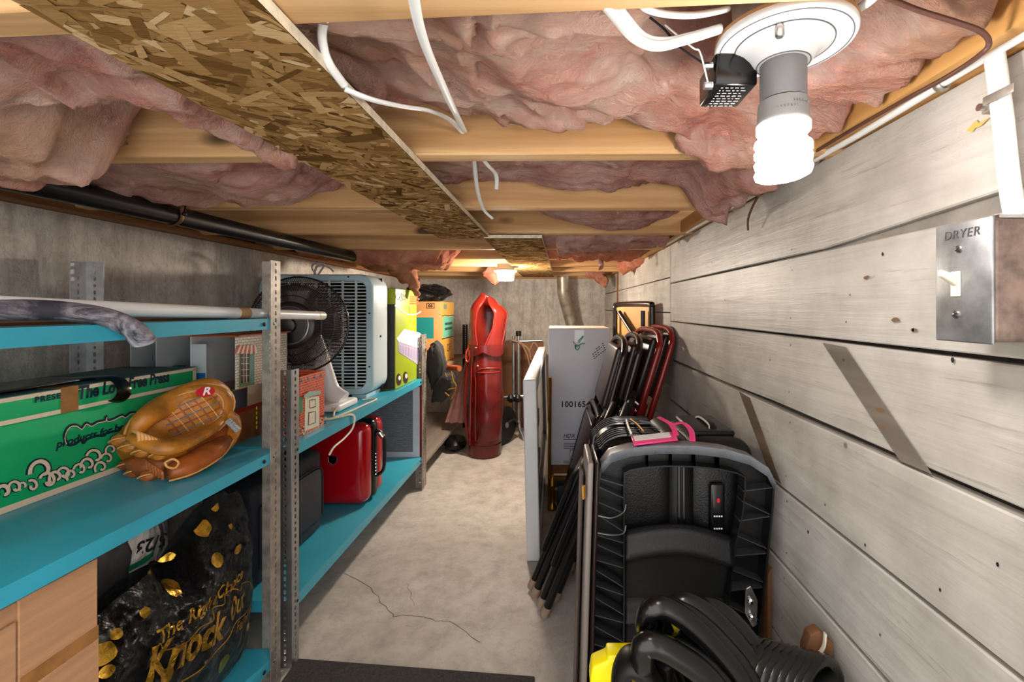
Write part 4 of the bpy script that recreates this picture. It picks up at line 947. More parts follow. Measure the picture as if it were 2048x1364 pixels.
# furnace filter
t = empty('furnace_filter', (-.92, 2.45, zq), 'pleated grey furnace filter in a white card frame on the low turquoise shelf', 'filter')
fw = mk('white_card_frame', (206,212,222), .6, 0, .06, 8)
x0f, x1f, z0f, z1f = -1.12, -.7265, zq+.001, h(-.415)
m = MB(); y = 2.44
for a, b, c_, d_ in ((x0f, x1f, z0f, z0f+.028), (x0f, x1f, z1f-.02, z1f), (x0f, x0f+.03, z0f+.028, z1f-.02), (x1f-.036, x1f, z0f+.028, z1f-.02)): m.box(a, b, y, y+.025, c_, d_)
m.build('card_frame', fw, t)
n = 30; rows = []
for i in range(n*2+1): rows.append((2.444 if i % 2 else 2.458, lerp(z0f+.028, z1f-.02, i/(n*2))))
m = MB(); m.add([(xq, yy, zz) for yy, zz in rows for xq in (x0f+.03, x1f-.036)], [(2*i, 2*i+1, 2*i+3, 2*i+2) for i in range(len(rows)-1)]); m.build('pleats', M['filter'], t)
m = MB(); m.box(x1f, x1f+.0008, y+.001, y+.024, z0f, z1f); m.build('red_stripe', M['red'], t)
# ---------------------------------------------------------------- second unit, middle shelf: fans and box
t = empty('box_fan', (-1.0, 1.99, zm), 'square pale blue box fan with slatted grille on the middle shelf', 'fan')
xa, xb, ya, yb, za, zb3 = -1.236, -.762, 1.906, 2.07, zm+.012, h(.143)
def rrect(x0, x1, z0, z1, r, n=6):
    pts = []
    for cx, cz, a in ((x1-r, z1-r, 0), (x0+r, z1-r, 90), (x0+r, z0+r, 180), (x1-r, z0+r, 270)):
        for k in range(n+1): an = math.radians(a+90*k/n); pts.append((cx+r*math.cos(an), cz+r*math.sin(an)))
    return pts
def ringwall(m, prof, loops):   # loops: list of (rect, y)
    n = len(loops[0][0]); vs = []
    for pts, y in loops: vs += [(x, y, z) for x, z in pts]
    fs = []
    for j in range(len(loops)-1):
        for i in range(n): fs.append((j*n+i, j*n+(i+1) % n, (j+1)*n+(i+1) % n, (j+1)*n+i))
    m.add(vs, fs)
def rr(i, r): return rrect(xa+i, xb-i, za+i, zb3-i, r)
m = MB(); ringwall(m, None, [(rr(.004, .055), ya+.012), (rr(0, .06), ya+.02), (rr(0, .06), yb), (rr(.006, .055), yb), (rr(.006, .055), ya+.02)]); m.build('casing', M['fanwhite'], t, smooth=True, normals=True)
m = MB(); ringwall(m, None, [(rr(.0, .06), ya+.02), (rr(0.002, .058), ya+.004), (rr(.006, .056), ya), (rr(.026, .04), ya), (rr(.03, .036), ya+.006), (rr(.03, .036), ya+.016)]); m.build('front_rim', M['fanblue'], t, smooth=True)
n = 32
m = MB()
for i in range(n):
    z = lerp(za+.034, zb3-.034, i/(n-1)); m.box(xa+.028, xb-.028, ya+.006, ya+.010, z-.0022, z+.0022)
m.build('grille_slats', M['fanwhite'], t)
for i in range(7):
    x = lerp(xa+.07, xb-.07, i/6); m = MB(); m.box(x-.004, x+.004, ya+.002, ya+.007, za+.028, zb3-.028); m.build('grille_bar', M['fanwhite'], t)
MB().box(xa+.01, xb-.01, yb-.03, yb-.02, za+.01, zb3-.01).build('rear_grille', M['black'], t)
for k in range(5):
    a = k*6.283/5; m = MB(); cx_, cz_ = (xa+xb)/2, (za+zb3)/2
    m.grid(4, 5, lambda u, v: Vector((cx_+(.03+.18*v)*math.cos(a+(u-.5)*.9), 1.97+.05*(u-.5), cz_+(.03+.18*v)*math.sin(a+(u-.5)*.9)))); m.build('blade', mk('fan_blade_navy', (50,60,84), .4), t, smooth=True, solid=.002)
MB().lathe([(.045, 0), (.045, .05)], 20, frame(((xa+xb)/2, 1.98, (za+zb3)/2), (1, 0, 0), (0, 0, 1))).build('motor', M['darkmetal'], t)
for x in (xa+.06, xb-.06): MB().box(x-.03, x+.03, ya+.01, yb-.005, zm, za+.002).build('foot', M['fanblue'], t)
for x, z in ((xb-.013, h(-.02)), (xb-.013, za+.12), (xb-.1, zb3-.012), (xa+.15, zb3-.012)): MB().lathe([(.004, 0), (.004, .002)], 8, frame((x, ya-.0005, z), (1, 0, 0), (0, 0, 1))).build('screw', M['ink'], t)
MB().lathe([(.0055, 0), (.004, .003)], 10, frame((xb+.0005, 1.99, h(-.12)), (0, 1, 0), (0, 0, 1))).build('side_screw', M['darkmetal'], t)
m = MB(); m.tube(crv([(-1.02, 1.95, zb3), (-1.025, 1.93, zb3+.03), (-1.0, 1.91, zb3+.045), (-.965, 1.91, zb3+.04), (-.985, 1.92, zb3+.012), (-1.01, 1.92, zb3-.02), (-.99, 1.90, zb3+.03), (-.95, 1.91, zb3+.03), (-.93, 1.92, zb3+.01)], 7), .004, 6); m.build('tied_cord', mk('grey_cord', (176,168,160), .5), t, smooth=True)
# desk fan with black wire guard
t = empty('desk_fan', (-.82, 1.70, zm), 'desk fan with round black wire guard on a white stand', 'fan')
hc = Vector((-.895, 1.60, h(-.056))); ax = Vector((.10, -1, .04)).normalized(); Tf = frame(hc, ax.cross(Vector((0, 0, 1))).normalized()*-1, (0, 0, 1))
if (Tf.to_3x3() @ Vector((0, 0, 1))).dot(ax) < 0: Tf = Tf @ Matrix.Rotation(math.pi, 4, 'Y')
RG = .165
prof = [(.052, .066), (.07, .068), (.10, .062), (.13, .048), (.152, .026), (.163, .0), (.155, -.028), (.13, -.05), (.09, -.062), (.05, -.066)]
pc = crv([Vector((a, 0, b)) for a, b in prof], 3)
m = MB(); m.T = Tf
for k in range(140):
    a = k*6.283/140; tw = .18
    m.tube([(p.x*math.cos(a+tw*i/len(pc)), p.x*math.sin(a+tw*i/len(pc)), p.z) for i, p in enumerate(pc)], .00125, 3, caps=False)
m.build('wire_guard', mk('gunmetal_wire', (136,126,124), .3, .8), t)
m = MB(); m.T = Tf
for r, z, w in ((.165, 0, .0035), (.100, .063, .0016), (.135, .046, .0016), (.055, .068, .003), (.125, -.054, .0014)): m.tube([(r*math.cos(a), r*math.sin(a), z) for a in [k*6.283/48 for k in range(48)]], w, 6, closed=True)
m.build('guard_rings', M['blackgloss'], t, smooth=True, ang=180)
MB().lathe([(.012, .086), (.022, .084), (.024, .074), (.05, .073), (.075, .073), (.08, .069), (.075, .064)], 32, Tf).build('hub_badge', M['darkmetal'], t, smooth=True)
MB().tube([Tf @ Vector((.062*math.cos(a), .062*math.sin(a), .075)) for a in [k*6.283/40 for k in range(40)]], .0045, 8, closed=True).build('hub_ring', mk('hub_silver', (130,134,140), .25, .8), t, smooth=True)
MB().lathe([(.055, -.03), (.06, -.06), (.05, -.12), (.03, -.135)], 24, Tf).build('motor_housing', M['black'], t, smooth=True)
for k in range(4):
    a = k*1.571; m = MB(); m.T = Tf
    m.grid(4, 6, lambda u, v: Vector(((.025+.115*v)*math.cos(a+(u-.5)*1.0), (.025+.115*v)*math.sin(a+(u-.5)*1.0), .02*(u-.5)*2))); m.build('blade', mk('smoke_blade', (50,46,46), .25), t, smooth=True, solid=.0015)
col = crv([(-.90, 1.70, h(-.09)), (-.885, 1.715, h(-.16)), (-.868, 1.725, h(-.24)), (-.845, 1.725, h(-.31)), (-.80, 1.72, zm+.028)], 6)
m = MB(); m.tube(col, [.026+.012*i/len(col) for i in range(len(col))], 16, flat=.7, up=(0, 1, 0)); m.build('stand', M['white'], t, smooth=True)
MB().box(-.93, -.775, 1.64, 1.80, zm+.001, zm+.028).build('base', M['white'], t, bevel=.010, seg=3)
for i in range(3): MB().box(-.80+i*.008-.003, -.80+i*.008+.003, 1.634, 1.641, zm+.008, zm+.02).build('button', M['cream'], t)
m = MB(); m.tube(crv([(-.79, 1.64, zm+.01), (-.765, 1.58, zm+.006), (-.75, 1.56, zm+.005), (-.74, 1.62, zm+.005), (-.735, 1.74, zm+.005), (-.73, 1.86, zm+.005), (-.75, 1.88, zm+.005), (-.78, 1.85, zm+.005)], 8), .0034, 6); m.build('power_cord', M['cream'], t, smooth=True)
cable('off-white cord looping over the front edge of the middle shelf', [(-.80, 1.52, zm+.005), (-.76, 1.53, zm+.005), (-.735, 1.56, zm+.005), (-.716, 1.60, zm+.004), (-.7105, 1.62, zm-.012), (-.7105, 1.60, zm-.045), (-.711, 1.54, zm-.062), (-.711, 1.47, zm-.07), (-.711, 1.44, zm-.085)], .0034, 'cream', 1)
# lime carton with footstool picture
t = empty('lime_carton', (-.83, 2.26, zm), 'lime green carton printed with a white footstool, next to the box fan', 'carton')
LXx = -.737
t0 = t; t = MB().box(-.95, LXx, 2.105, 2.425, zm+.001, h(.092)).build('box', [M['lime']], t, bevel=.003)
MB().box(-.948, LXx-.003, 2.1045, 2.1052, zm+.004, h(.02)).build('dark_panel', mk('dark_face', (50,46,40), .5), t)  # near end of the carton, dark below its top strip
def lw(px, py, off=.0008): X = LXx+off; return P(px, py, X*F/(px-1113))
t = t0
patch(t, [(793,677),(808,658),(838,665),(842,668),(842,698),(836,697),(797,683)], M['white'], 'stool_top_print', lw)
patch(t, [(796,683),(836,698),(842,698),(842,716),(835,729),(797,704)], mk('lilac_print', (178,168,196), .5), 'stool_skirt_print', lw)
m = MB()
for i in range(14):
    x = 798+i*3.1; m.prism([lw(x, 690+i*.9, .0015), lw(x+.6, 690+i*.9, .0015), lw(x+.6, 704+i*1.5, .0015), lw(x, 704+i*1.5, .0015)], (.0003, 0, 0))
m.build('skirt_pleat_print', mk('lilac_dark', (140,128,160), .5), t, kind='stuff')
for px, py in ((797.5, 759), (811, 755)): 
    o = patch(t, [(px+5*math.cos(a), py-12*math.sin(a)) for a in [k*.5236 for k in range(12)]], mk('photo_brown', (60,28,20), .5), 'picture_spot', lw)
    patch(t, [(px+1.5+2.5*math.cos(a), py-3-5*math.sin(a)) for a in [k*.785 for k in range(8)]], M['white'], 'picture_highlight', lambda x, y: lw(x, y, .0018))
ribbon(t, [lw(789.5, 611), lw(800, 619), lw(815, 628), lw(830, 629), lw(842, 623)], .0035, M['white'], 'swoosh')
ribbon(t, [lw(*p) for p in ((798,585),(793,588),(792,595),(796,599),(801,592),(803,586),(804,594),(806,588),(808,594),(811,589),(812,596))], .0018, M['ink'], 'script_print')
ribbon(t, [lw(*p) for p in ((797,602),(799,594),(802,602),(804,595),(806,600),(809,597),(811,601))], .0015, M['ink'], 'script_print')
m = MB()
for j in range(4):
    x = 820
    while x < 835: w = random.uniform(2, 4); m.prism([lw(x, 592+j*4.5), lw(x+w, 592+j*4.5), lw(x+w, 595+j*4.5), lw(x, 595+j*4.5)], (.0004, 0, 0)); x += w+.8
m.build('small_print', mk('rust_print', (196,92,50), .5), t, kind='stuff')
patch(t, [(819,612),(829,611),(829,624),(819,627)], mk('amber_print', (226,170,30), .5), 'amber_block', lw)
# ---------------------------------------------------------------- far shelving contents
zu = h(-.37)
t = empty('tan_carton', (-.9, 3.25, zu), 'tan carton with teal printed panels and its lit side coloured amber on the far wooden shelf', 'carton')
TX = -.768
MB().box(-1.02, TX, 3.07, 3.44, zu+.001, h(.047)).build('box', M['tan'], t, bevel=.003)
MB().box(-1.0, TX-.052, 3.069, 3.0705, h(-.20), h(-.06)).build('teal_panel', M['teal'], t)
MB().box(TX-.10, TX-.046, 3.069, 3.0705, h(.0), h(.036)).build('stamp', M['ink'], t)
MB().box(TX-.096, TX-.05, 3.0685, 3.069, h(.004), h(.032)).build('stamp_field', M['tan'], t)
text('66', .03, frame((TX-.073, 3.068, h(.018)), (1, 0, 0), (0, 0, 1)), M['ink'], t, bold=.001)
MB().box(TX, TX+.001, 3.072, 3.438, zu+.004, h(.045)).build('amber_lit_face', M['litcard'], t)  # yellow light on this side is put into its colour
AQ = MB().box(TX+.001, TX+.0018, 3.11, 3.42, h(-.20), h(-.055)).build('aqua_panel', M['aqua'], t)
m = MB()
for j in range(2):
    for i in range(8): m.box(TX+.0018, TX+.0024, 3.16+i*.027, 3.18+i*.027, h(-.115-.035*j), h(-.098-.035*j))
m.build('panel_print', M['ink'], AQ)
m = MB(); m.box(TX+.001, TX+.0018, 3.072, 3.438, h(-.208), h(-.202)); m.box(TX+.001, TX+.0018, 3.072, 3.438, h(-.052), h(-.047)); m.build('panel_rule', M['ink'], t)
m = MB()
for i in range(3): m.box(TX+.001, TX+.0018, 3.13+i*.03, 3.15+i*.03, h(-.005), h(.03))
m.build('panel_print', M['teal'], t)
text('C-F', .075, frame((TX+.002, 3.27, h(-.28)), (0, 1, 0), (0, 0, 1)), M['ink'], t)
# black bag on the tan carton
def lump(name, label, cat, c, r, mat, seed, amp=.3, par=None, nu=36, nv=20, fr=2.2):
    m = MB(); m.ball(c, r, nu, nv, fn=lambda p: amp*(noise.noise(p*fr+Vector((seed, 0, 0)))+.6*(1-2*abs(noise.noise(p*fr*2.1+Vector((0, seed, 0)))))-.3))
    o = m.build(name, mat, par, smooth=True, ang=180)
    return tag(o, label, cat) if par is None else o
t = empty('black_bag', (-.88, 3.2, h(.047)), 'crumpled black bag lying on top of the tan carton', 'bag')
m = MB(); m.ball((-.90, 3.22, h(.105)), (.145, .15, .062), 36, 20, fn=lambda p: .22*(noise.noise(p*2.4+Vector((4, 0, 0)))+.7*(1-2*abs(noise.noise(p*5)))-.3)); m.v = [Vector((v.x, v.y, max(v.z, h(.0485)))) for v in m.v]
m.build('bag', M['bagblack'], t, smooth=True, ang=180)
MB().tube(crv([(-.95, 3.08, h(.11)), (-.90, 3.06, h(.13)), (-.83, 3.07, h(.11)), (-.80, 3.09, h(.075)), (-.79, 3.10, h(.055))], 6), .007, 8, flat=.4).build('strap', M['blackgloss'], t, smooth=True)
# dark jacket hanging from the shelf edge
t = empty('dark_jacket', P(885, 800, 2.58), 'dark cloth bag hanging from the far shelf post', 'bag')
m = MB(); jf = lambda p: .22*(noise.noise(p*2.2+Vector((3, 0, 0)))+.6*(1-2*abs(noise.noise(p*4)))-.25)
m.ball(P(871, 730, 2.60), (.055, .055, .125), 30, 18, fn=jf); m.ball(P(886, 775, 2.57), (.048, .045, .09), 26, 16, R=Matrix.Rotation(.5, 3, 'Y') @ Matrix.Identity(3), fn=jf)
m.build('cloth', M['cloth'], t, smooth=True, ang=180)
MB().tube(crv([P(862, 690, 2.55), P(870, 686, 2.53), P(880, 700, 2.52), P(886, 725, 2.50), P(885, 750, 2.50)], 6), .008, 8, flat=.4).build('strap', M['cloth'], t, smooth=True)
for a in ([(890,745),(895,765),(888,780),(898,792)], [(902,742),(906,760),(912,772),(908,788),(902,798)], [(888,762),(898,764),(909,766)], [(890,782),(899,778),(911,776)]):
    MB().tube(crv([P(x, y, 2.54) for x, y in a], 5), .004, 8).build('wire_clasp', M['brass'], t, smooth=True)
tag(MB().tube([P(880, 733, 2.72), P(919, 737, 2.62)], .0165, 16).build('walking_stick', M['wood_stick'], None, smooth=True), 'varnished brown wooden rod end sticking out of the far shelf', 'stick')
# ---------------------------------------------------------------- golf bag
gx, gy = -.472, 3.05
t = empty('golf_bag', (gx, gy, 0), 'oxblood red vinyl golf bag with hood standing on the concrete floor', 'golf bag')
def ring_body(name, rows, mat, n=32, amp=.0, closed=True, seed=0):
    def f(u, v):
        q = v*(len(rows)-1); i = int(min(q, len(rows)-2)); k = q-i
        z, x, y, rx, ry = [lerp(rows[i][j], rows[i+1][j], k*k*(3-2*k)) for j in range(5)]
        a = 2*math.pi*u; w = 1+amp*noise.noise(Vector((math.cos(a)*1.6, math.sin(a)*1.6, z*7+seed)))
        return Vector((gx+x+rx*w*math.cos(a), gy+y+ry*w*math.sin(a), z))
    m = MB(); m.grid(n, len(rows)*5, f, True); o = m.build(name, mat, t, smooth=True, ang=180); return o, f
ring_body('base', [(.0, -.004, 0, .09, .09), (.006, -.004, 0, .102, .1), (.05, -.002, 0, .106, .104), (.085, 0, 0, .108, .106)], mk('dark_base_vinyl', (92,22,18), .3))
_, bf = ring_body('body', [(.08, 0, 0, .105, .103), (.2, .004, 0, .108, .105), (.4, .008, 0, .112, .108), (.55, .006, 0, .106, .102), (.66, .004, 0, .098, .096), (.735, .004, 0, .110, .106)], M['redleather'], 40, .06)
# front pocket
def pocket(u, v):
    a = math.radians(lerp(-118, -28, u)); z = lerp(.12, .595, v); bul = .034*(math.sin(math.pi*u)**.5)*(math.sin(math.pi*min(1, v*.96+.02))**.4)
    r = .108+bul+.006*noise.noise(Vector((u*4, v*6, 1))); return Vector((gx+.008+r*math.cos(a), gy+r*math.sin(a), z))
m = MB(); m.grid(24, 40, pocket); m.build('pocket', M['redleather'], t, smooth=True, ang=180)
def line(pts, r, mat, nm): MB().tube(crv(pts, 6), r, 6).build(nm, mat, HD if nm.startswith('hood') else t, smooth=True)
line([pocket(.0, v)+Vector((-.004, -.006, 0)) for v in (.0, .2, .4, .6, .8, .93)]+[pocket(.3, .985)+Vector((0, -.006, 0)), pocket(.7, .985)+Vector((0, -.006, 0)), pocket(.98, .97)+Vector((.004, -.004, 0))], .0035, M['redpipe'], 'pocket_piping')
line([pocket(u, .93)+Vector((0, -.005, 0)) for u in (.06, .3, .6, .94)], .003, M['redpipe'], 'zip_line')
line([bf(.60, v)+Vector((-.002, -.004, 0)) for v in (.02, .3, .6, .9)], .0035, M['redpipe'], 'seam_piping')
# hood: shell with its mouth to the viewer
def hood(u, v):
    z = lerp(.70, 1.052, v); gap = math.radians(18+40*sst(.0, .45, v)*(1-sst(.62, .98, v)*.85)); ce = math.radians(-100+10*v)
    a = ce+gap*.5+u*(2*math.pi-gap); tp = sst(.62, 1, v)
    rx = lerp(.118, .122, v)*(1-.62*tp**2); ry = lerp(.112, .10, v)*(1-.55*tp**2); cx = lerp(.004, .03, v)-.012*tp
    return Vector((gx+cx+rx*math.cos(a)+.006*noise.noise(Vector((u*5, v*4, 3))), gy+.01+ry*math.sin(a), z-.025*tp*math.cos(a)))
m = MB(); m.grid(44, 26, hood); m.build('hood', mk('hood_lit_vinyl', (128,30,20), .28, 0, .25, 4, .06, 20), t, smooth=True, ang=180, solid=.006); HD = [o for o in bpy.data.objects if o.parent == t and o.name.startswith('hood')][0]  # lamp light on the hood put into its lighter red
rim = [hood(0, v/16)+Vector((0, -.004, 0)) for v in range(17)]; line(rim, .0035, M['redpipe'], 'hood_piping')
rim = [hood(1, v/16)+Vector((0, -.004, 0)) for v in range(17)]; line(rim, .0035, M['redpipe'], 'hood_piping')
line([hood(.18, v/8)+Vector((.004, -.003, 0)) for v in range(9)], .0025, M['redpipe'], 'hood_seam')
m = MB(); m.grid(40, 3, lambda u, v: Vector((gx+.004+.121*math.cos(6.283*u), gy+.118*math.sin(6.283*u), lerp(.69, .735, v)+.03*abs(math.sin(6.283*u*2))*(1-v)*-1)), True); m.build('collar', M['redleather'], t, smooth=True, ang=180)
line([(gx-.095, gy-.06, .72), (gx-.112, gy-.07, .69), (gx-.115, gy-.07, .64), (gx-.098, gy-.075, .625), (gx-.088, gy-.075, .66), (gx-.09, gy-.07, .70)], .005, M['redpipe'], 'strap_ring')
line([(gx-.105, gy-.055, .66), (gx-.118, gy-.05, .5), (gx-.125, gy-.05, .34), (gx-.116, gy-.05, .2), (gx-.104, gy-.05, .12)], .009, M['redleather'], 'shoulder_strap')
for z in (.72, .605): MB().ball((gx-.04+(.72-z)*.1, gy-.125, z), .008, 8, 6).build('zip_pull', M['chrome'], t, smooth=True)
# rose cloth hanging behind it
m = MB(); m.grid(10, 22, lambda u, v: Vector((gx-.13-.09*v+(u-.5)*lerp(.03, .14, v), gy+.09+.015*math.sin(u*14), lerp(.63, .19, v))))
m.grid(10, 22, lambda u, v: Vector((gx-.13-.09*v+(u-.5)*lerp(.03, .14, v), gy+.105+.015*math.sin(u*14), lerp(.63, .19, v))))
tag(m.build('rose_cloth', M['rosecloth'], None, smooth=True, ang=180), 'dusty rose cloth hanging behind the golf bag beside the far shelving', 'cloth')
m = MB(); m.ball((gx-.22, gy+.1, .052), (.075, .10, .05), 20, 12, fn=lambda p: .2*noise.noise(p*3)); tag(m.build('black_shoe', M['black'], None, smooth=True), 'black shoe on the floor beneath the rose cloth', 'shoe')
# ---------------------------------------------------------------- golf trolley
t = empty('golf_trolley', (-.33, 3.40, 0), 'folded metal golf trolley with black wheels behind the golf bag', 'trolley')
for px, py0, py1, d, r in ((1027, 672, 830, 3.45, .011), (1037, 664, 850, 3.42, .013)):
    MB().tube([P(px, py0, d), P(px, py1, d)], r, 12).build('pole', M['alu'], t, smooth=True)
MB().tube([P(1037, 662, 3.42), P(1037, 672, 3.42)], .02, 12).build('pole_cap', M['black'], t, smooth=True)
MB().tube(crv([P(1037, 840, 3.42), P(1040, 860, 3.4), P(1048, 880, 3.38), P(1050, 908, 3.36)], 5), .012, 10).build('lower_tube', M['alu'], t, smooth=True)
for py in (684, 795): MB().tube([P(1006, py, 3.42), P(1085 if py < 700 else 1050, py-3, 3.42)], .010 if py < 700 else .014, 10).build('cross_bar', M['alu'], t, smooth=True)
for px in (1022, 1036): MB().ball(P(px, 797, 3.40), .03, 12, 8, fn=lambda p: .3*noise.noise(p*3)).build('clamp', M['darkmetal'], t, smooth=True)
for pts in ([(1005,690),(1020,680),(1045,688),(1058,700),(1062,720)], [(1035,684),(1052,694),(1060,706)], [(1060,700),(1068,685),(1078,700),(1080,715)], [(1045,690),(1055,712),(1060,735)]):
    MB().tube(crv([P(x, y, 3.40) for x, y in pts], 5), .006, 8).build('strap', mk('worn_strap', (128,96,70), .7), t, smooth=True)
wc = P(1010, 868, 3.30); wc.z = .135
Tw = frame(wc, (.45, .9, 0), (0, 0, 1))
MB().lathe([(.095, -.016), (.125, -.018), (.134, -.008), (.134, .008), (.125, .018), (.095, .016)], 36, Tw).build('tyre', M['black'], t, smooth=True)
m = MB(); m.lathe([(.02, -.02), (.02, .02)], 16, Tw); m.T = Tw
for k in range(5): a = k*6.283/5; m.box(-.0001, .0001, 0, .0001, 0, .0001); m.tube([(0, 0, .0), (.098*math.cos(a), .098*math.sin(a), 0)], .012, 8)
m.build('wheel_spokes', M['grey'], t)
MB().tube(crv([wc, wc+Vector((.06, .04, .03)), P(1037, 850, 3.42)], 5), .01, 8).build('axle', M['darkmetal'], t, smooth=True)
m = MB(); a_, b_ = P(1003, 684, 3.75), P(1087, 686, 3.75); m.box(a_.x, b_.x, 3.74, 3.775, .0, a_.z); tag(m.build('hardboard', M['browncard'], None, bevel=.004), 'brown board leaning behind the golf trolley near the back wall', 'board')
# ---------------------------------------------------------------- folding table on edge
t = empty('folding_table', (-.1, 2.5, 0), 'white plastic folding table standing on its long edge beside the white carton', 'table')
m = MB(); m.T = Matrix.Translation((-.098, 1.757, 0)) @ Matrix.Shear('XY', 4, (0, 0)) @ Matrix.Rotation(-.022, 4, 'Y')
m.box(-.016, .006, .05, 1.47, .045, .655); m.box(-.016, .036, .05, 1.47, .655, .698); m.box(-.016, .036, 0, .05, .002, .698); m.box(-.016, .036, 1.47, 1.52, .002, .698); m.box(-.016, .036, .05, 1.47, .002, .045)
m.build('top', M['tablewhite'], t, bevel=.007, seg=3)
m = MB(); m.T = Matrix.Translation((-.098, 1.757, 0)) @ Matrix.Rotation(-.022, 4, 'Y')
for y in (.12, 1.38):
    m2 = MB(); m2.T = m.T; m2.tube(crv([(.022, y, .08), (.022, y, .6), (.022, y+(.08 if y < 1 else -.08), .63), (.022, .76, .63)], 5), .011, 10); m2.build('leg', mk('grey_tube', (80,84,88), .4, .5), t, smooth=True)
m2 = MB(); m2.T = m.T; m2.box(.014, .03, .06, 1.46, .10, .13); m2.build('rail', mk('grey_rail', (70,74,80), .4, .5), t)
for z in (.2, .4): 
    m2 = MB(); m2.T = m.T; m2.box(.012, .020, .10, .6, z, z+.06); m2.build('brace', M['darkmetal'], t)
# rope/board strip behind the table
m = MB(); m.tube([(-.035, 2.2, .004), (-.03, 2.2, .64)], .008, 8); tag(m.build('thin_lath', M['brass'], None), 'thin tan lath between the folding table and the white carton', 'lath')
# ---------------------------------------------------------------- white carton and what it stands on
t = empty('wooden_crate', (.10, 2.42, 0), 'low brown wooden crate under the tall white carton', 'crate')
for z in (.004, .075, .145): MB().box(-.03, .25, 2.30, 2.315, z, z+.055).build('slat', M['rim'], t, bevel=.001, seg=1)
for x in (-.032, .235): MB().box(x, x+.016, 2.316, 2.56, .004, .202).build('side', M['rim'], t)
MB().box(-.03, .25, 2.316, 2.56, .19, .203).build('top_board', M['rim'], t)
for i, (px, py, c, s) in enumerate(((1108, 957, 'brass', .02), (1120, 975, 'navy', .022), (1128, 990, 'cream', .02))):
    nm, lb = (('brass_fitting', 'small brass fitting in front of the crate under the white carton'), ('blue_box', 'small dark blue box in front of the crate under the white carton'), ('cream_jar', 'small cream jar in front of the crate under the white carton'))[i]
    p = P(px, py, 2.2); x = -.02+i*.045
    if i == 0: m = MB(); m.lathe([(.02, 0), (.024, .01), (.010, .03), (.010, .10), (.022, .12), (.014, .16), (.0, .17)], 16, T3(x, 2.22, 0)); o = m.build(nm, M['brass'], None, smooth=True)
    elif i == 1: o = MB().box(x-.02, x+.02, 2.19, 2.26, 0, .125).build(nm, M['navy'], None, bevel=.003)
    else: m = MB(); m.lathe([(.02, 0), (.022, .004), (.022, .07), (.016, .08), (.018, .083), (.018, .098), (.0, .1)], 16, T3(x, 2.22, 0)); o = m.build(nm, M['cream'], None, smooth=True)
    tag(o, lb, nm.split('_')[1])
t = empty('white_carton', (.11, 2.4, .204), 'tall white carton numbered 10016546 behind the folding table', 'carton')
wy0 = 2.25
t0 = t; t = MB().box(-.0385, .262, wy0, 2.56, .2045, h(-.098)).build('box', M['boxwhite'], t, bevel=.003)
MB().box(-.0385, .262, wy0-.001, 2.56, h(-.098), h(-.0965)).build('top_flap', mk('pinkish_card', (222,196,180), .6), t0)
def wf(px, py, off=.001): return P(px, py, wy0-off)
TX_ = lambda px, py: frame(wf(px, py, .0006), (1, 0, 0), (0, 0, 1))
text('10016546', .040, TX_(1155, 809), M['ink'], t, bold=.0009, space=1.05)
text('HDX', .026, TX_(1138, 872), M['ink'], t, shear=.25, bold=.0004)
m = MB()
for y, a, b, w in ((878, 1127, 1160, 1.2), (886, 1127, 1155, 1), (889.5, 1127, 1155, 1), (893, 1127, 1154, 1), (896.5, 1127, 1153, 1), (922, 1127, 1142, .8), (925, 1127, 1141, .8)):
    m.prism([wf(a, y), wf(b, y), wf(b, y+w), wf(a, y+w)], (0, .0006, 0))
m.build('printed_lines', M['ink'], t)
m = MB(); m.tube([wf(1140, 900), wf(1160, 900), wf(1160, 919), wf(1140, 919)], .0018, 6, closed=True); m.build('printed_frame', M['ink'], t)
gm = mk('green_marker', (10,130,96), .5)
for pts in ([(1150,690),(1151,696),(1155,700),(1159,693),(1153,690),(1151,698)], [(1157,686),(1165,676),(1166,672),(1156,683)], [(1153,694),(1162,688),(1170,687)]):
    MB().tube(crv([wf(*p) for p in pts], 5), .0022, 6).build('marker_scribble', gm, t)
MB().tube(crv([wf(1146, 683), wf(1150, 688), wf(1152, 692)], 4), .0015, 6).build('marker_scribble', M['ink'], t)
m = MB(); r_ = random.Random(2)
for j in range(4):
    for i in range(6):
        px, py = 1183+i*4.2+j*1.5, 704-i*3.3+j*4.2
        if r_.random() < .8: m.prism([wf(px, py), wf(px+2.6, py-2), wf(px+3.4, py-.6), wf(px+.8, py+1.4)], (0, .0006, 0))
m.build('small_print', M['ink'], t, kind='stuff')
m = MB(); m.prism([wf(1149, 660), wf(1168, 660), wf(1168, 684), wf(1149, 684)], (0, .0005, 0)); m.build('clear_tape', mk('clear_tape', (226,230,238), .15), t0)
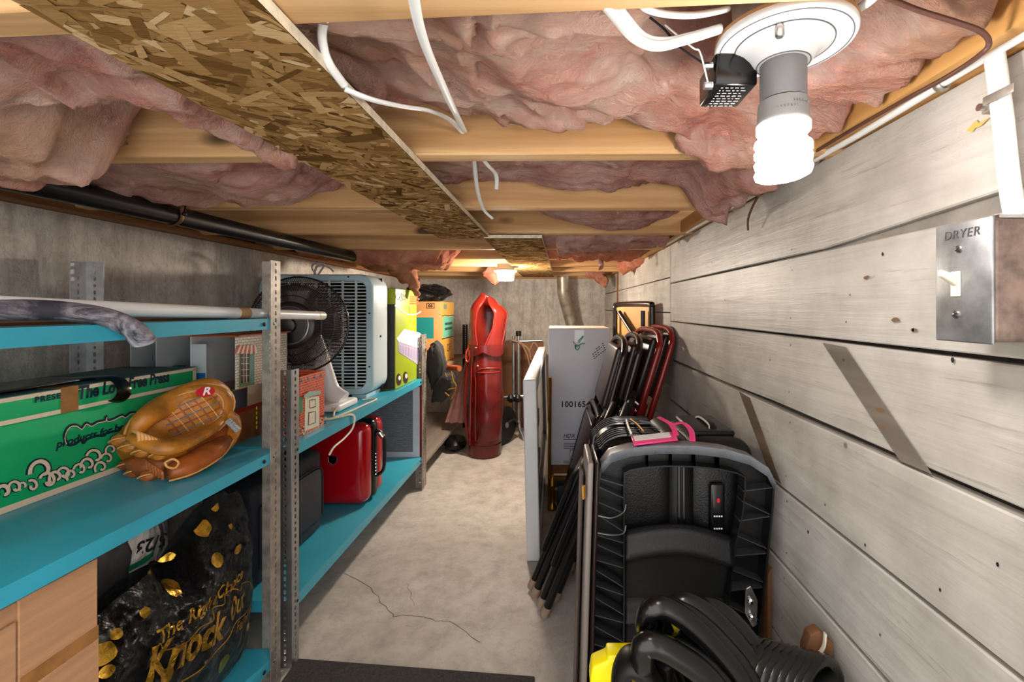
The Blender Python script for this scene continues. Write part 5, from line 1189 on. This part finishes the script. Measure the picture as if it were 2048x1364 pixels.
# ---------------------------------------------------------------- folding chairs leaning on the plank wall
def chair(label, x, y, L, lean, fr, pad, group, w=.42, yaw=0):
    t = empty('folding_chair', (x, y, 0), label, 'chair', group)
    T = Matrix.Translation((x, y-w/2, 0)) @ Matrix.Rotation(math.radians(yaw), 4, 'Z') @ Matrix.Translation((0, w/2, 0)) @ Matrix.Rotation(lean, 4, 'Y')    # local: y = width, z = height, x = thickness
    def b(name, m, mat, **k): m.T = Matrix(); m.v = [T @ v for v in m.v]; return m.build(name, mat, t, **k)
    hw = w/2; r = .0125
    top = crv([(0, -hw, .02), (0, -hw, L*.45), (0, -hw, L-.10), (0, -hw+.022, L-.035), (0, -hw+.085, L-.006), (0, 0, L), (0, hw-.085, L-.006), (0, hw-.022, L-.035), (0, hw, L-.10), (0, hw, L*.45), (0, hw, .02)], 5)
    m = MB(); m.tube(top, r, 12); b('back_frame', m, fr, smooth=True)
    m = MB(); m.tube(crv([(-.022, -hw+.03, .02), (-.022, -hw+.03, L*.3), (-.020, -hw+.03, L*.62), (-.020, -hw+.06, L*.66), (-.020, hw-.06, L*.66), (-.020, hw-.03, L*.62), (-.022, hw-.03, L*.3), (-.022, hw-.03, .02)], 5), r*.9, 10); b('rear_leg_frame', m, fr, smooth=True)
    m = MB(); m.tube([(0, -hw, .16), (0, hw, .16)], .007, 8); m.tube([(-.022, -hw+.03, .12), (-.022, hw-.03, .12)], .007, 8); b('cross_rod', m, fr, smooth=True)
    m = MB(); m.box(-.026, .006, -hw+.04, hw-.04, L*.70, L-.03); b('backrest', m, pad, bevel=.013, seg=4)
    m = MB(); m.box(-.040, -.024, -hw+.025, hw-.025, L*.20, L*.62); b('seat', m, pad, bevel=.007, seg=3)
    m = MB(); m.tube(crv([(-.032, -hw+.02, L*.22), (-.032, -hw+.02, L*.6), (-.032, 0, L*.63), (-.032, hw-.02, L*.6), (-.032, hw-.02, L*.22)], 5), .009, 8); b('seat_frame', m, fr, smooth=True)
    for xx, yy in ((0, -hw), (0, hw), (-.022, -hw+.03), (-.022, hw-.03)):
        m = MB(); m.lathe([(.013, 0), (.015, .004), (.014, .035)], 12, T3(xx, yy, 0)); b('foot_cap', m, M['rubber'], smooth=True)
    return t
G1 = 'folding chairs leaning against the plank wall'
ln_ = math.radians
chair('maroon metal folding chair closest to the plank wall', .178, 1.93, .935, ln_(17.5), M['maroon'], M['darkpad'], G1, .40, yaw=5)
chair('second maroon metal folding chair, just left of the wall-most one', .127, 1.90, .925, ln_(17.5), M['maroon'], M['darkpad'], G1, .40, yaw=5)
chair('dark brown padded folding chair next to the maroon ones', .075, 1.86, .895, ln_(15.5), M['darkframe'], M['darkpad'], G1, .38, yaw=0)
chair('dark brown padded folding chair nearest the white carton', .02, 1.84, .885, ln_(15.5), M['darkframe'], M['darkpad'], G1, .38, yaw=0)
chair('short black folding chair standing behind the other black ones', -.005, 1.70, .70, ln_(20.5), M['black'], M['blackgloss'], G1, .34, yaw=-13)
chair('short black folding chair in the middle of the black ones', -.04, 1.62, .69, ln_(21.2), M['black'], M['blackgloss'], G1, .34, yaw=-13)
chair('short black folding chair with its feet furthest out on the floor', -.075, 1.72, .68, ln_(22), M['black'], M['blackgloss'], G1, .34, yaw=-13)
# tray table with tan panel
t = empty('tray_table', (.34, 2.3, 0), 'folded tray table with tan panel and dark rounded frame against the plank wall', 'table')
A, Bp = Vector((.315, 2.46, 0)), Vector((.428, 2.06, 0)); u = (Bp-A); wdt = u.length; u.normalize()
def tp(a, z, off=0): n = Vector((u.y, -u.x, 0)); n = n if n.x < 0 else -n; return A+u*a+Vector((0, 0, z))+n*off
loop = [tp(.03, .99), tp(wdt-.03, .99), tp(wdt-.006, .975), tp(wdt, .95), tp(wdt, .62), tp(wdt-.02, .585), tp(.02, .585), tp(0, .62), tp(0, .95), tp(.006, .975)]
MB().tube(crv(loop, 4, True), .014, 10, closed=True).build('rim', M['darkframe'], t, smooth=True)
MB().prism([tp(.004, .60), tp(wdt-.004, .60), tp(wdt-.004, .985), tp(.004, .985)], tp(0, 0, -.006)-tp(0, 0)).build('panel', M['tanpanel'], t, normals=True)
MB().tube([tp(.10, .95, .02), tp(.34, .80, .02)], .012, 10).build('brace_bar', M['darkframe'], t, smooth=True)
for a in (.05, wdt-.05): MB().tube([tp(a, .0, .02), tp(a, .96, .02)], .010, 10).build('leg', M['darkframe'], t, smooth=True)
# ---------------------------------------------------------------- black suitcase
t = empty('suitcase', (.27, 1.18, 0), 'black ribbed hard-shell suitcase behind the black plastic frame', 'suitcase')
sx0, sx1, sy0, sy1, sz0, sz1 = .092, .435, .985, 1.235, .045, h(-.286)
MB().box(sx0, .262, sy0, sy1, sz0, sz1).build('left_shell', M['blackgloss2'] if 'blackgloss2' in M else mk('black_textured_shell', (12,12,13), .32, 0, 0, 8, .25, 260, spec=.4), t, bevel=.045, seg=6)
MB().box(.278, sx1, sy0, sy1, sz0, sz1).build('right_shell', mk('black_textured_shell', (12,12,13), .32, 0, 0, 8, .25, 260, spec=.4), t, bevel=.045, seg=6)
MB().box(.235, .305, sy0-.002, sy1+.002, sz0-.002, sz1+.001).build('zip_band', M['black'], t, bevel=.04, seg=5)
for x in (.262, .272): MB().box(x-.0035, x+.0035, sy0-.006, sy0, sz0+.06, sz1-.05).build('zip', M['blackgloss'], t, bevel=.002)
for i in range(12):
    y = sy0+.04+i*.015
    if 4 < i < 7: continue
    xs = [(sx0-.002, .30), (sx0-.002, sz1-.07), (sx0+.012, sz1-.02), (sx0+.045, sz1+.001), (sx0+.09, sz1+.003), (.232, sz1+.003)]
    MB().tube(crv([(a, y, b) for a, b in xs], 5), .0052, 8).build('rib', M['blackgloss'], t, smooth=True)
LK = MB().box(.325, .357, sy0-.014, sy0+.004, h(-.425-.055), h(-.425+.055)+.0).build('lock', M['blackgloss'], t, bevel=.006, seg=3)
c = Vector((.341, sy0-.0145, h(-.405))); m = MB(); m.T = frame(c, (1, 0, 0), (0, 0, 1)); m.lathe([(.0, 0), (.0042, 0), (.0042, .001), (.0, .001)], 14, Matrix.Diagonal((.8, 1.2, 1, 1))); m.build('lock_emblem', M['red'], LK)
m = MB()
for i in range(2):
    for j in range(4): m.box(.332+j*.005, .335+j*.005, sy0-.0147, sy0-.014, h(-.44-.026*i), h(-.437-.026*i))
m.build('lock_marks', M['white'], LK)
MB().box(.31, .405, 1.04, 1.20, sz1-.002, sz1+.008).build('handle_plate', M['black'], t, bevel=.005, seg=3)
MB().tube(crv([(.36, 1.06, sz1+.004), (.365, 1.08, sz1+.012), (.365, 1.12, sz1+.015), (.365, 1.16, sz1+.012), (.36, 1.18, sz1+.004)], 6), .009, 8, flat=.6).build('handle', M['black'], t, smooth=True)
for x in (sx0-.018, sx1-.05):
    for y in (sy0+.05, sy1-.05):
        MB().lathe([(.0, -.011), (.024, -.011), (.026, 0), (.024, .011), (.0, .011)], 18, frame((x, y, .026), (0, 1, 0), (0, 0, 1))).build('caster', M['black'], t, smooth=True)
# pink luggage tag
t = empty('luggage_tag', P(1320, 880, 1.06), 'hot pink luggage tag with white card on top of the suitcase', 'tag')
zt = h(-.273)
def tg(px, py): d = (CZ-zt)*F/(py-617); return P(px, py, d)
q = [tg(1262, 876), tg(1350, 866), tg(1356, 882), tg(1268, 892)]
TG = MB().prism(q, (0, 0, .004)).build('tag', M['pink'], t, bevel=.001, seg=1, normals=True)
q2 = [tg(1266, 876.5), tg(1338, 868.5), tg(1342, 878), tg(1270, 886)]; MB().prism([p+Vector((0, 0, .0042)) for p in q2], (0, 0, .0006)).build('card', M['white'], TG, normals=True)
MB().tube(crv([q[1].lerp(q[2], .5)+Vector((0, 0, .004)), tg(1342, 862)+Vector((0, 0, .015)), tg(1318, 852)+Vector((0, 0, .02))], 6), .006, 8, flat=.3).build('strap', M['pink'], t, smooth=True)
MB().tube(crv([tg(1342, 862)+Vector((0, 0, .013)), tg(1365, 860)+Vector((0, 0, .016)), tg(1382, 870)+Vector((0, 0, .010)), tg(1385, 882)], 6), .006, 8, flat=.3).build('strap', M['pink'], t, smooth=True)
for i, (pts, mt, lb) in enumerate((([(1253,843),(1256,855),(1262,870)], 'cream', 'twisted cream cord lying over the suitcase top'), ([(1262,843),(1275,853),(1288,868)], 'brass', 'thin tan cord lying over the suitcase top'), ([(1280,845),(1300,850),(1318,862)], 'grey', 'thin grey wire lying over the suitcase top near the pink tag'))):
    m = MB(); m.tube(crv([tg(*p)+Vector((0, 0, .004)) for p in pts], 6), .0028, 6); tag(m.build('cord', M[mt], None, smooth=True), lb, 'cord')
# ---------------------------------------------------------------- black plastic ribbed frame
t = empty('cart_tray', (.25, .95, 0), 'black ribbed plastic cart tray standing on end in front of the suitcase', 'cart tray')
dk = mk('black_moulded_plastic', (12,12,13), .36, 0, 0, 8, .12, 300, spec=.4); rb_ = mk('rib_glint_plastic', (46,47,50), .35); hl = mk('rim_highlight_grey', (112,116,122), .45, 0, .1, 60, .25, 300)  # rim highlight and rib glints painted as lighter greys on black plastic
YF, YK = .925, .962
def fpz(px, py, y=None): 
    p = P(px, py, YF)
    if y is not None: p.y = y
    return p
outer = [(1172,1740),(1178,1364),(1184,1200),(1190,1050),(1196,960),(1202,930),(1222,908),(1262,896),(1320,891),(1390,892),(1450,899),(1500,913),(1535,936),(1550,966),(1548,1010),(1540,1090),(1528,1200),(1516,1300),(1505,1420),(1480,1740)]
inner = [(1248,1740),(1249,1364),(1250,1200),(1250,1050),(1250,985),(1251,948),(1262,943),(1290,938),(1330,935),(1390,936),(1440,941),(1475,949),(1490,956),(1490,985),(1485,1030),(1472,1090),(1458,1200),(1452,1300),(1450,1420),(1445,1740)]
def wall(pts, th, name, y0=YF, y1=YK, mat=dk):
    a = [fpz(*p, y0) for p in pts]; n = len(a); m = MB(); vs = []
    for i in range(n):
        tn = (a[min(i+1, n-1)]-a[max(i-1, 0)]); nr = Vector((-tn.z, 0, tn.x)).normalized()*th
        p = a[i]; vs += [p, p+nr, Vector((p.x+nr.x, y1, p.z+nr.z)), Vector((p.x, y1, p.z))]
    fs = [(0, 1, 2, 3)]
    for i in range(n-1):
        for k in range(4): fs.append((i*4+k, i*4+(k+1) % 4, i*4+4+(k+1) % 4, i*4+4+k))
    fs.append(tuple(range(n*4-4, n*4))); m.add(vs, fs); return m.build(name, mat, t, smooth=True, ang=35, normals=True)
wall(outer, -.004, 'outer_wall', YF, YK+.002)
wall(inner, .003, 'inner_wall', YF+.003, YK)
m = MB(); n = len(outer); vs = [fpz(*p, YK-.004) for p in outer]+[fpz(*p, YK-.004) for p in inner]; m.add(vs, [(i, i+1, n+i+1, n+i) for i in range(n-1)]); m.build('channel_floor', dk, t, solid=.003)
a = [fpz(x, y-1, YF-.004) for x, y in outer[5:14]]; b = [fpz(x+(1.5 if x < 1300 else -1), y+16, YF-.001) for x, y in outer[5:14]]
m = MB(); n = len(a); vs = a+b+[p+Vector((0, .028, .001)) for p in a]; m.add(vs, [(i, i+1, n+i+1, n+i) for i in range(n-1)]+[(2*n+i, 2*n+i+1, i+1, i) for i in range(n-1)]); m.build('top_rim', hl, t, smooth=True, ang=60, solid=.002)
def fin_(p, q, depth, name='rib'):
    a, b = fpz(*p, YF+.004), fpz(*q, YF+.004); c, d = fpz(*q, YK-.005), fpz(*p, YK-.005)
    m = MB(); m.prism([a, b, c, d], (0, 0, .0022)); return m.build(name, rb_, t, normals=True)
for x in (1297, 1345, 1392, 1440): fin_((x, 912 if x < 1400 else 918), (x, 938 if x < 1400 else 944), 0)
for i, (ya, yb) in enumerate(((975,958),(975,1000),(1030,1005),(1030,1068),(1090,1072),(1090,1118),(1140,1122),(1140,1180),(1195,1172),(1195,1235),(1250,1232),(1252,1290),(1310,1290),(1310,1345))):
    lx = 1196-(ya-930)*.045; fin_((lx, ya if i % 2 else yb), (1250, yb if i % 2 else ya), 0)
for i, (ya, yb) in enumerate(((985,978),(1005,1032),(1045,1036),(1075,1100),(1115,1110),(1145,1168),(1185,1178),(1215,1245),(1260,1252),(1290,1320))):
    lx = 1488-(ya-980)*.12 if ya > 985 else 1488; rx = 1548-(yb-970)*.1; fin_((lx, ya), (rx, yb), 0)
# lower moulded panel with its two ledges
prof = [(1078, YK-.002), (1085, YK-.015), (1100, YF+.016), (1120, YF+.006), (1126, YF+.008), (1135, YF+.02), (1165, YK-.012), (1215, YK-.006), (1222, YK-.015), (1240, YF+.014), (1250, YF+.006), (1256, YF+.010), (1270, YK-.01), (1420, YK-.006)]
def pan(u, v):
    q = v*(len(prof)-1); i = int(min(q, len(prof)-2)); k = q-i; py = lerp(prof[i][0], prof[i+1][0], k); y = lerp(prof[i][1], prof[i+1][1], k)
    x0_, x1_ = 1252, 1474-(py-1090)*.11; px = lerp(x0_, x1_, u); arch = -14*math.sin(math.pi*min(1, u*1.05))+16*max(0, u-.5)**1.5*2
    return fpz(px, py+(arch if py < 1200 else 0), y)
m = MB(); m.grid(24, 40, pan); m.build('panel', mk('grey_black_panel', (17,18,20), .45, 0, 0, 8, .3, 420, spec=.4), t, smooth=True, ang=50, solid=.003)
MB().prism([fpz(1492,1178,YF), fpz(1502,1172,YF), fpz(1516,1202,YF), fpz(1514,1250,YF), fpz(1506,1256,YF), fpz(1490,1226,YF)], (0, .006, 0)).build('bracket', M['alu'], t, bevel=.0015, normals=True)
for px, py in ((1500, 1200), (1502, 1232)): MB().lathe([(.006, 0), (.006, .006), (.003, .008)], 8, frame(fpz(px, py, YF-.001), (1, 0, 0), (0, 0, 1))).build('bolt', M['chrome'], t)
for (a, b) in (((1196,1030),(1250,1018)), ((1192,1064),(1250,1060))): MB().tube(crv([fpz(*a, YF-.002), fpz((a[0]+b[0])/2, a[1]+4, YF-.004), fpz(b[0]-4, b[1]+6, YF-.002), fpz(b[0]+2, b[1]-8, YF+.002)], 5), .0014, 6).build('wire_clip', M['alu'], t)
# ---------------------------------------------------------------- boards standing beside it
t = empty('folded_card_table', (.055, 1.0, 0), 'folded card table on edge with grey-brown rim left of the black cart tray', 'table')
for i, (x, w, mt) in enumerate(((.047, .012, 'greybrown'), (.061, .008, 'darkframe'))):
    mm = mk('grey_brown_rim', (120,110,104), .4) if mt == 'greybrown' else M['darkframe']
    m = MB(); m.T = Matrix.Translation((x, .90, .003)) @ Matrix.Rotation(.03, 4, 'Y'); m.box(-w/2, w/2, 0, .13, 0, .665); m.build('rim_panel', mm, t, bevel=.004)
m = MB(); m.T = Matrix.Translation((.036, .92, .01)) @ Matrix.Rotation(.03, 4, 'Y'); m.box(-.003, .0, .02, .11, .03, .62); m.build('table_top', M['darkpad'], t)
MB().tube([(.052, .895, h(-.345)), (.053, .895, h(-.37))], .004, 8).build('latch', M['brass'], t)
tag(MB().prism([(.452, .985, 0), (.462, .985, 0), (.462, .985, h(-.555)), (.452, .985, h(-.57))], (0, .2, 0)).build('brown_board', M['browncard'], None, bevel=.001), 'brown hardboard sheet between the cart tray and the planks', 'board')
t = empty('brown_wood_block', (.42, .78, 0), 'brown wooden board with clipped corners and white string by the hose reel', 'board')
q = [P(1612, 1300, .76), P(1622, 1270, .76), P(1640, 1262, .76), P(1668, 1288, .76), P(1666, 1330, .76), P(1640, 1430, .76), P(1600, 1430, .76)]
q2 = [Vector((p.x, p.y, p.z)) for p in q]+[]; q2[-1].z = 0; q2[-2].z = 0
MB().prism(q2, (0, .02, 0)).build('board', M['browncard'], t, bevel=.002, normals=True)
MB().tube(crv([P(1650, 1266, .752), P(1648, 1290, .75), P(1640, 1305, .75), P(1628, 1312, .75), P(1634, 1330, .75)], 6), .004, 6, flat=.5).build('string', M['cream'], t, smooth=True)
# ---------------------------------------------------------------- hose reel
t = empty('hose_reel', (.24, .60, 0), 'black rubber hose wound on a yellow reel in the bottom right corner', 'hose reel')
hp = lambda l, d: [P(x, y, d+dd) for x, y, dd in l]
loops = [
 [(1292,1258,.02),(1300,1222,.0),(1328,1215,.0),(1372,1240,.0),(1430,1296,.0),(1490,1375,.0),(1510,1460,.02),(1470,1500,.06),(1390,1440,.10),(1320,1330,.08)],
 [(1330,1245,.04),(1345,1215,.03),(1375,1205,.03),(1420,1232,.03),(1480,1295,.03),(1530,1370,.03),(1545,1460,.05),(1500,1510,.09),(1420,1440,.12),(1350,1320,.10)],
 [(1378,1240,.06),(1395,1218,.05),(1425,1216,.05),(1465,1245,.05),(1515,1305,.05),(1560,1380,.05),(1570,1470,.07),(1530,1510,.1),(1450,1440,.13),(1390,1330,.12)],
 [(1285,1325,-.02),(1288,1292,-.03),(1312,1290,-.03),(1352,1310,-.03),(1410,1352,-.03),(1460,1420,-.03),(1470,1490,-.01),(1420,1520,.02),(1340,1470,.03),(1290,1380,.02)],
 [(1330,1310,.0),(1345,1290,.0),(1375,1300,.0),(1425,1335,.0),(1475,1395,.0),(1490,1470,.01),(1450,1510,.05),(1370,1450,.06),(1330,1370,.04)],
 [(1335,1225,.02),(1360,1225,.01),(1400,1250,.01),(1450,1300,.01),(1505,1372,.01),(1525,1460,.03),(1490,1510,.06),(1400,1440,.1),(1340,1330,.08)]]
for i, l in enumerate(loops): MB().tube(crv(hp(l, .66), 7, True), .0155 if i != 3 else .0168, 12, closed=True).build('hose_loop', M['hose'], t, smooth=True, ang=180)
MB().tube(crv(hp([(1290,1262,.02),(1302,1228,.005),(1326,1224,.005),(1346,1238,.01),(1352,1256,.03)], .655), 6), .006, 8).build('yellow_stripe', M['yellow'], t, smooth=True)
for i in range(11):
    cx0, cy0 = 1478+i*15.5, 1400+i*4
    pts = [(cx0+78*math.cos(a)*.62-30*math.sin(a)*.2, cy0+118*math.sin(a)-math.cos(a)*20, .02+.05*math.cos(a)) for a in [k*6.283/20 for k in range(20)]]
    MB().tube([P(x, y, .69+dd) for x, y, dd in pts], .0102, 10, closed=True).build('wound_hose', M['hose'], t, smooth=True, ang=180)
MB().lathe([(.05, -.09), (.05, .09)], 20, frame(P(1560, 1420, .70), (0, 1, .2), (0, 0, 1))).build('drum', M['black'], t, smooth=True)
for pts in ([(1180,1364),(1185,1335),(1215,1322),(1216,1312),(1290,1312),(1292,1325),(1232,1328),(1228,1364)],): 
    MB().prism([P(x, y, .70) for x, y in pts], (0, .03, 0)).build('yellow_frame', M['yellow'], t, bevel=.003, normals=True)
MB().prism([P(x, y, .70) for x, y in ((1180,1364),(1228,1364),(1235,1480),(1190,1480))], (0, .03, 0)).build('yellow_frame', M['yellow'], t, bevel=.003, normals=True)
a_ = P(1205, 1478, .715); MB().box(a_.x-.012, a_.x+.012, .70, .73, 0, a_.z+.004).build('leg', M['yellow'], t, bevel=.003)
b_ = P(1560, 1440, .72); MB().box(b_.x-.012, b_.x+.012, .70, .74, 0, b_.z).build('leg', M['yellow'], t, bevel=.003)
MB().prism([P(x, y, .69) for x, y in ((1405,1318),(1432,1324),(1430,1336),(1420,1345))], (0, .01, 0)).build('yellow_bracket', M['yellow'], t, normals=True)
m = MB(); m.tube(crv(hp([(1235,1375,0),(1242,1345,0),(1258,1325,0),(1280,1330,0),(1300,1362,0),(1330,1420,0)], .655), 6), [.016+.012*min(1, i/14) for i in range(31)], 14, flat=.6); m.build('reel_handle', M['black'], t, smooth=True)
# floor mat
m = MB(); q = [fp(596, 1322), fp(1070, 1358), Vector((-.06, .55, 0)), Vector((-.705, .55, 0))]
for p in q: p.z = .001
m.prism(q, (0, 0, .008)); tag(m.build('floor_mat', M['mat'], None, bevel=.004, normals=True), 'charcoal carpet mat on the concrete floor at the bottom edge', 'mat')
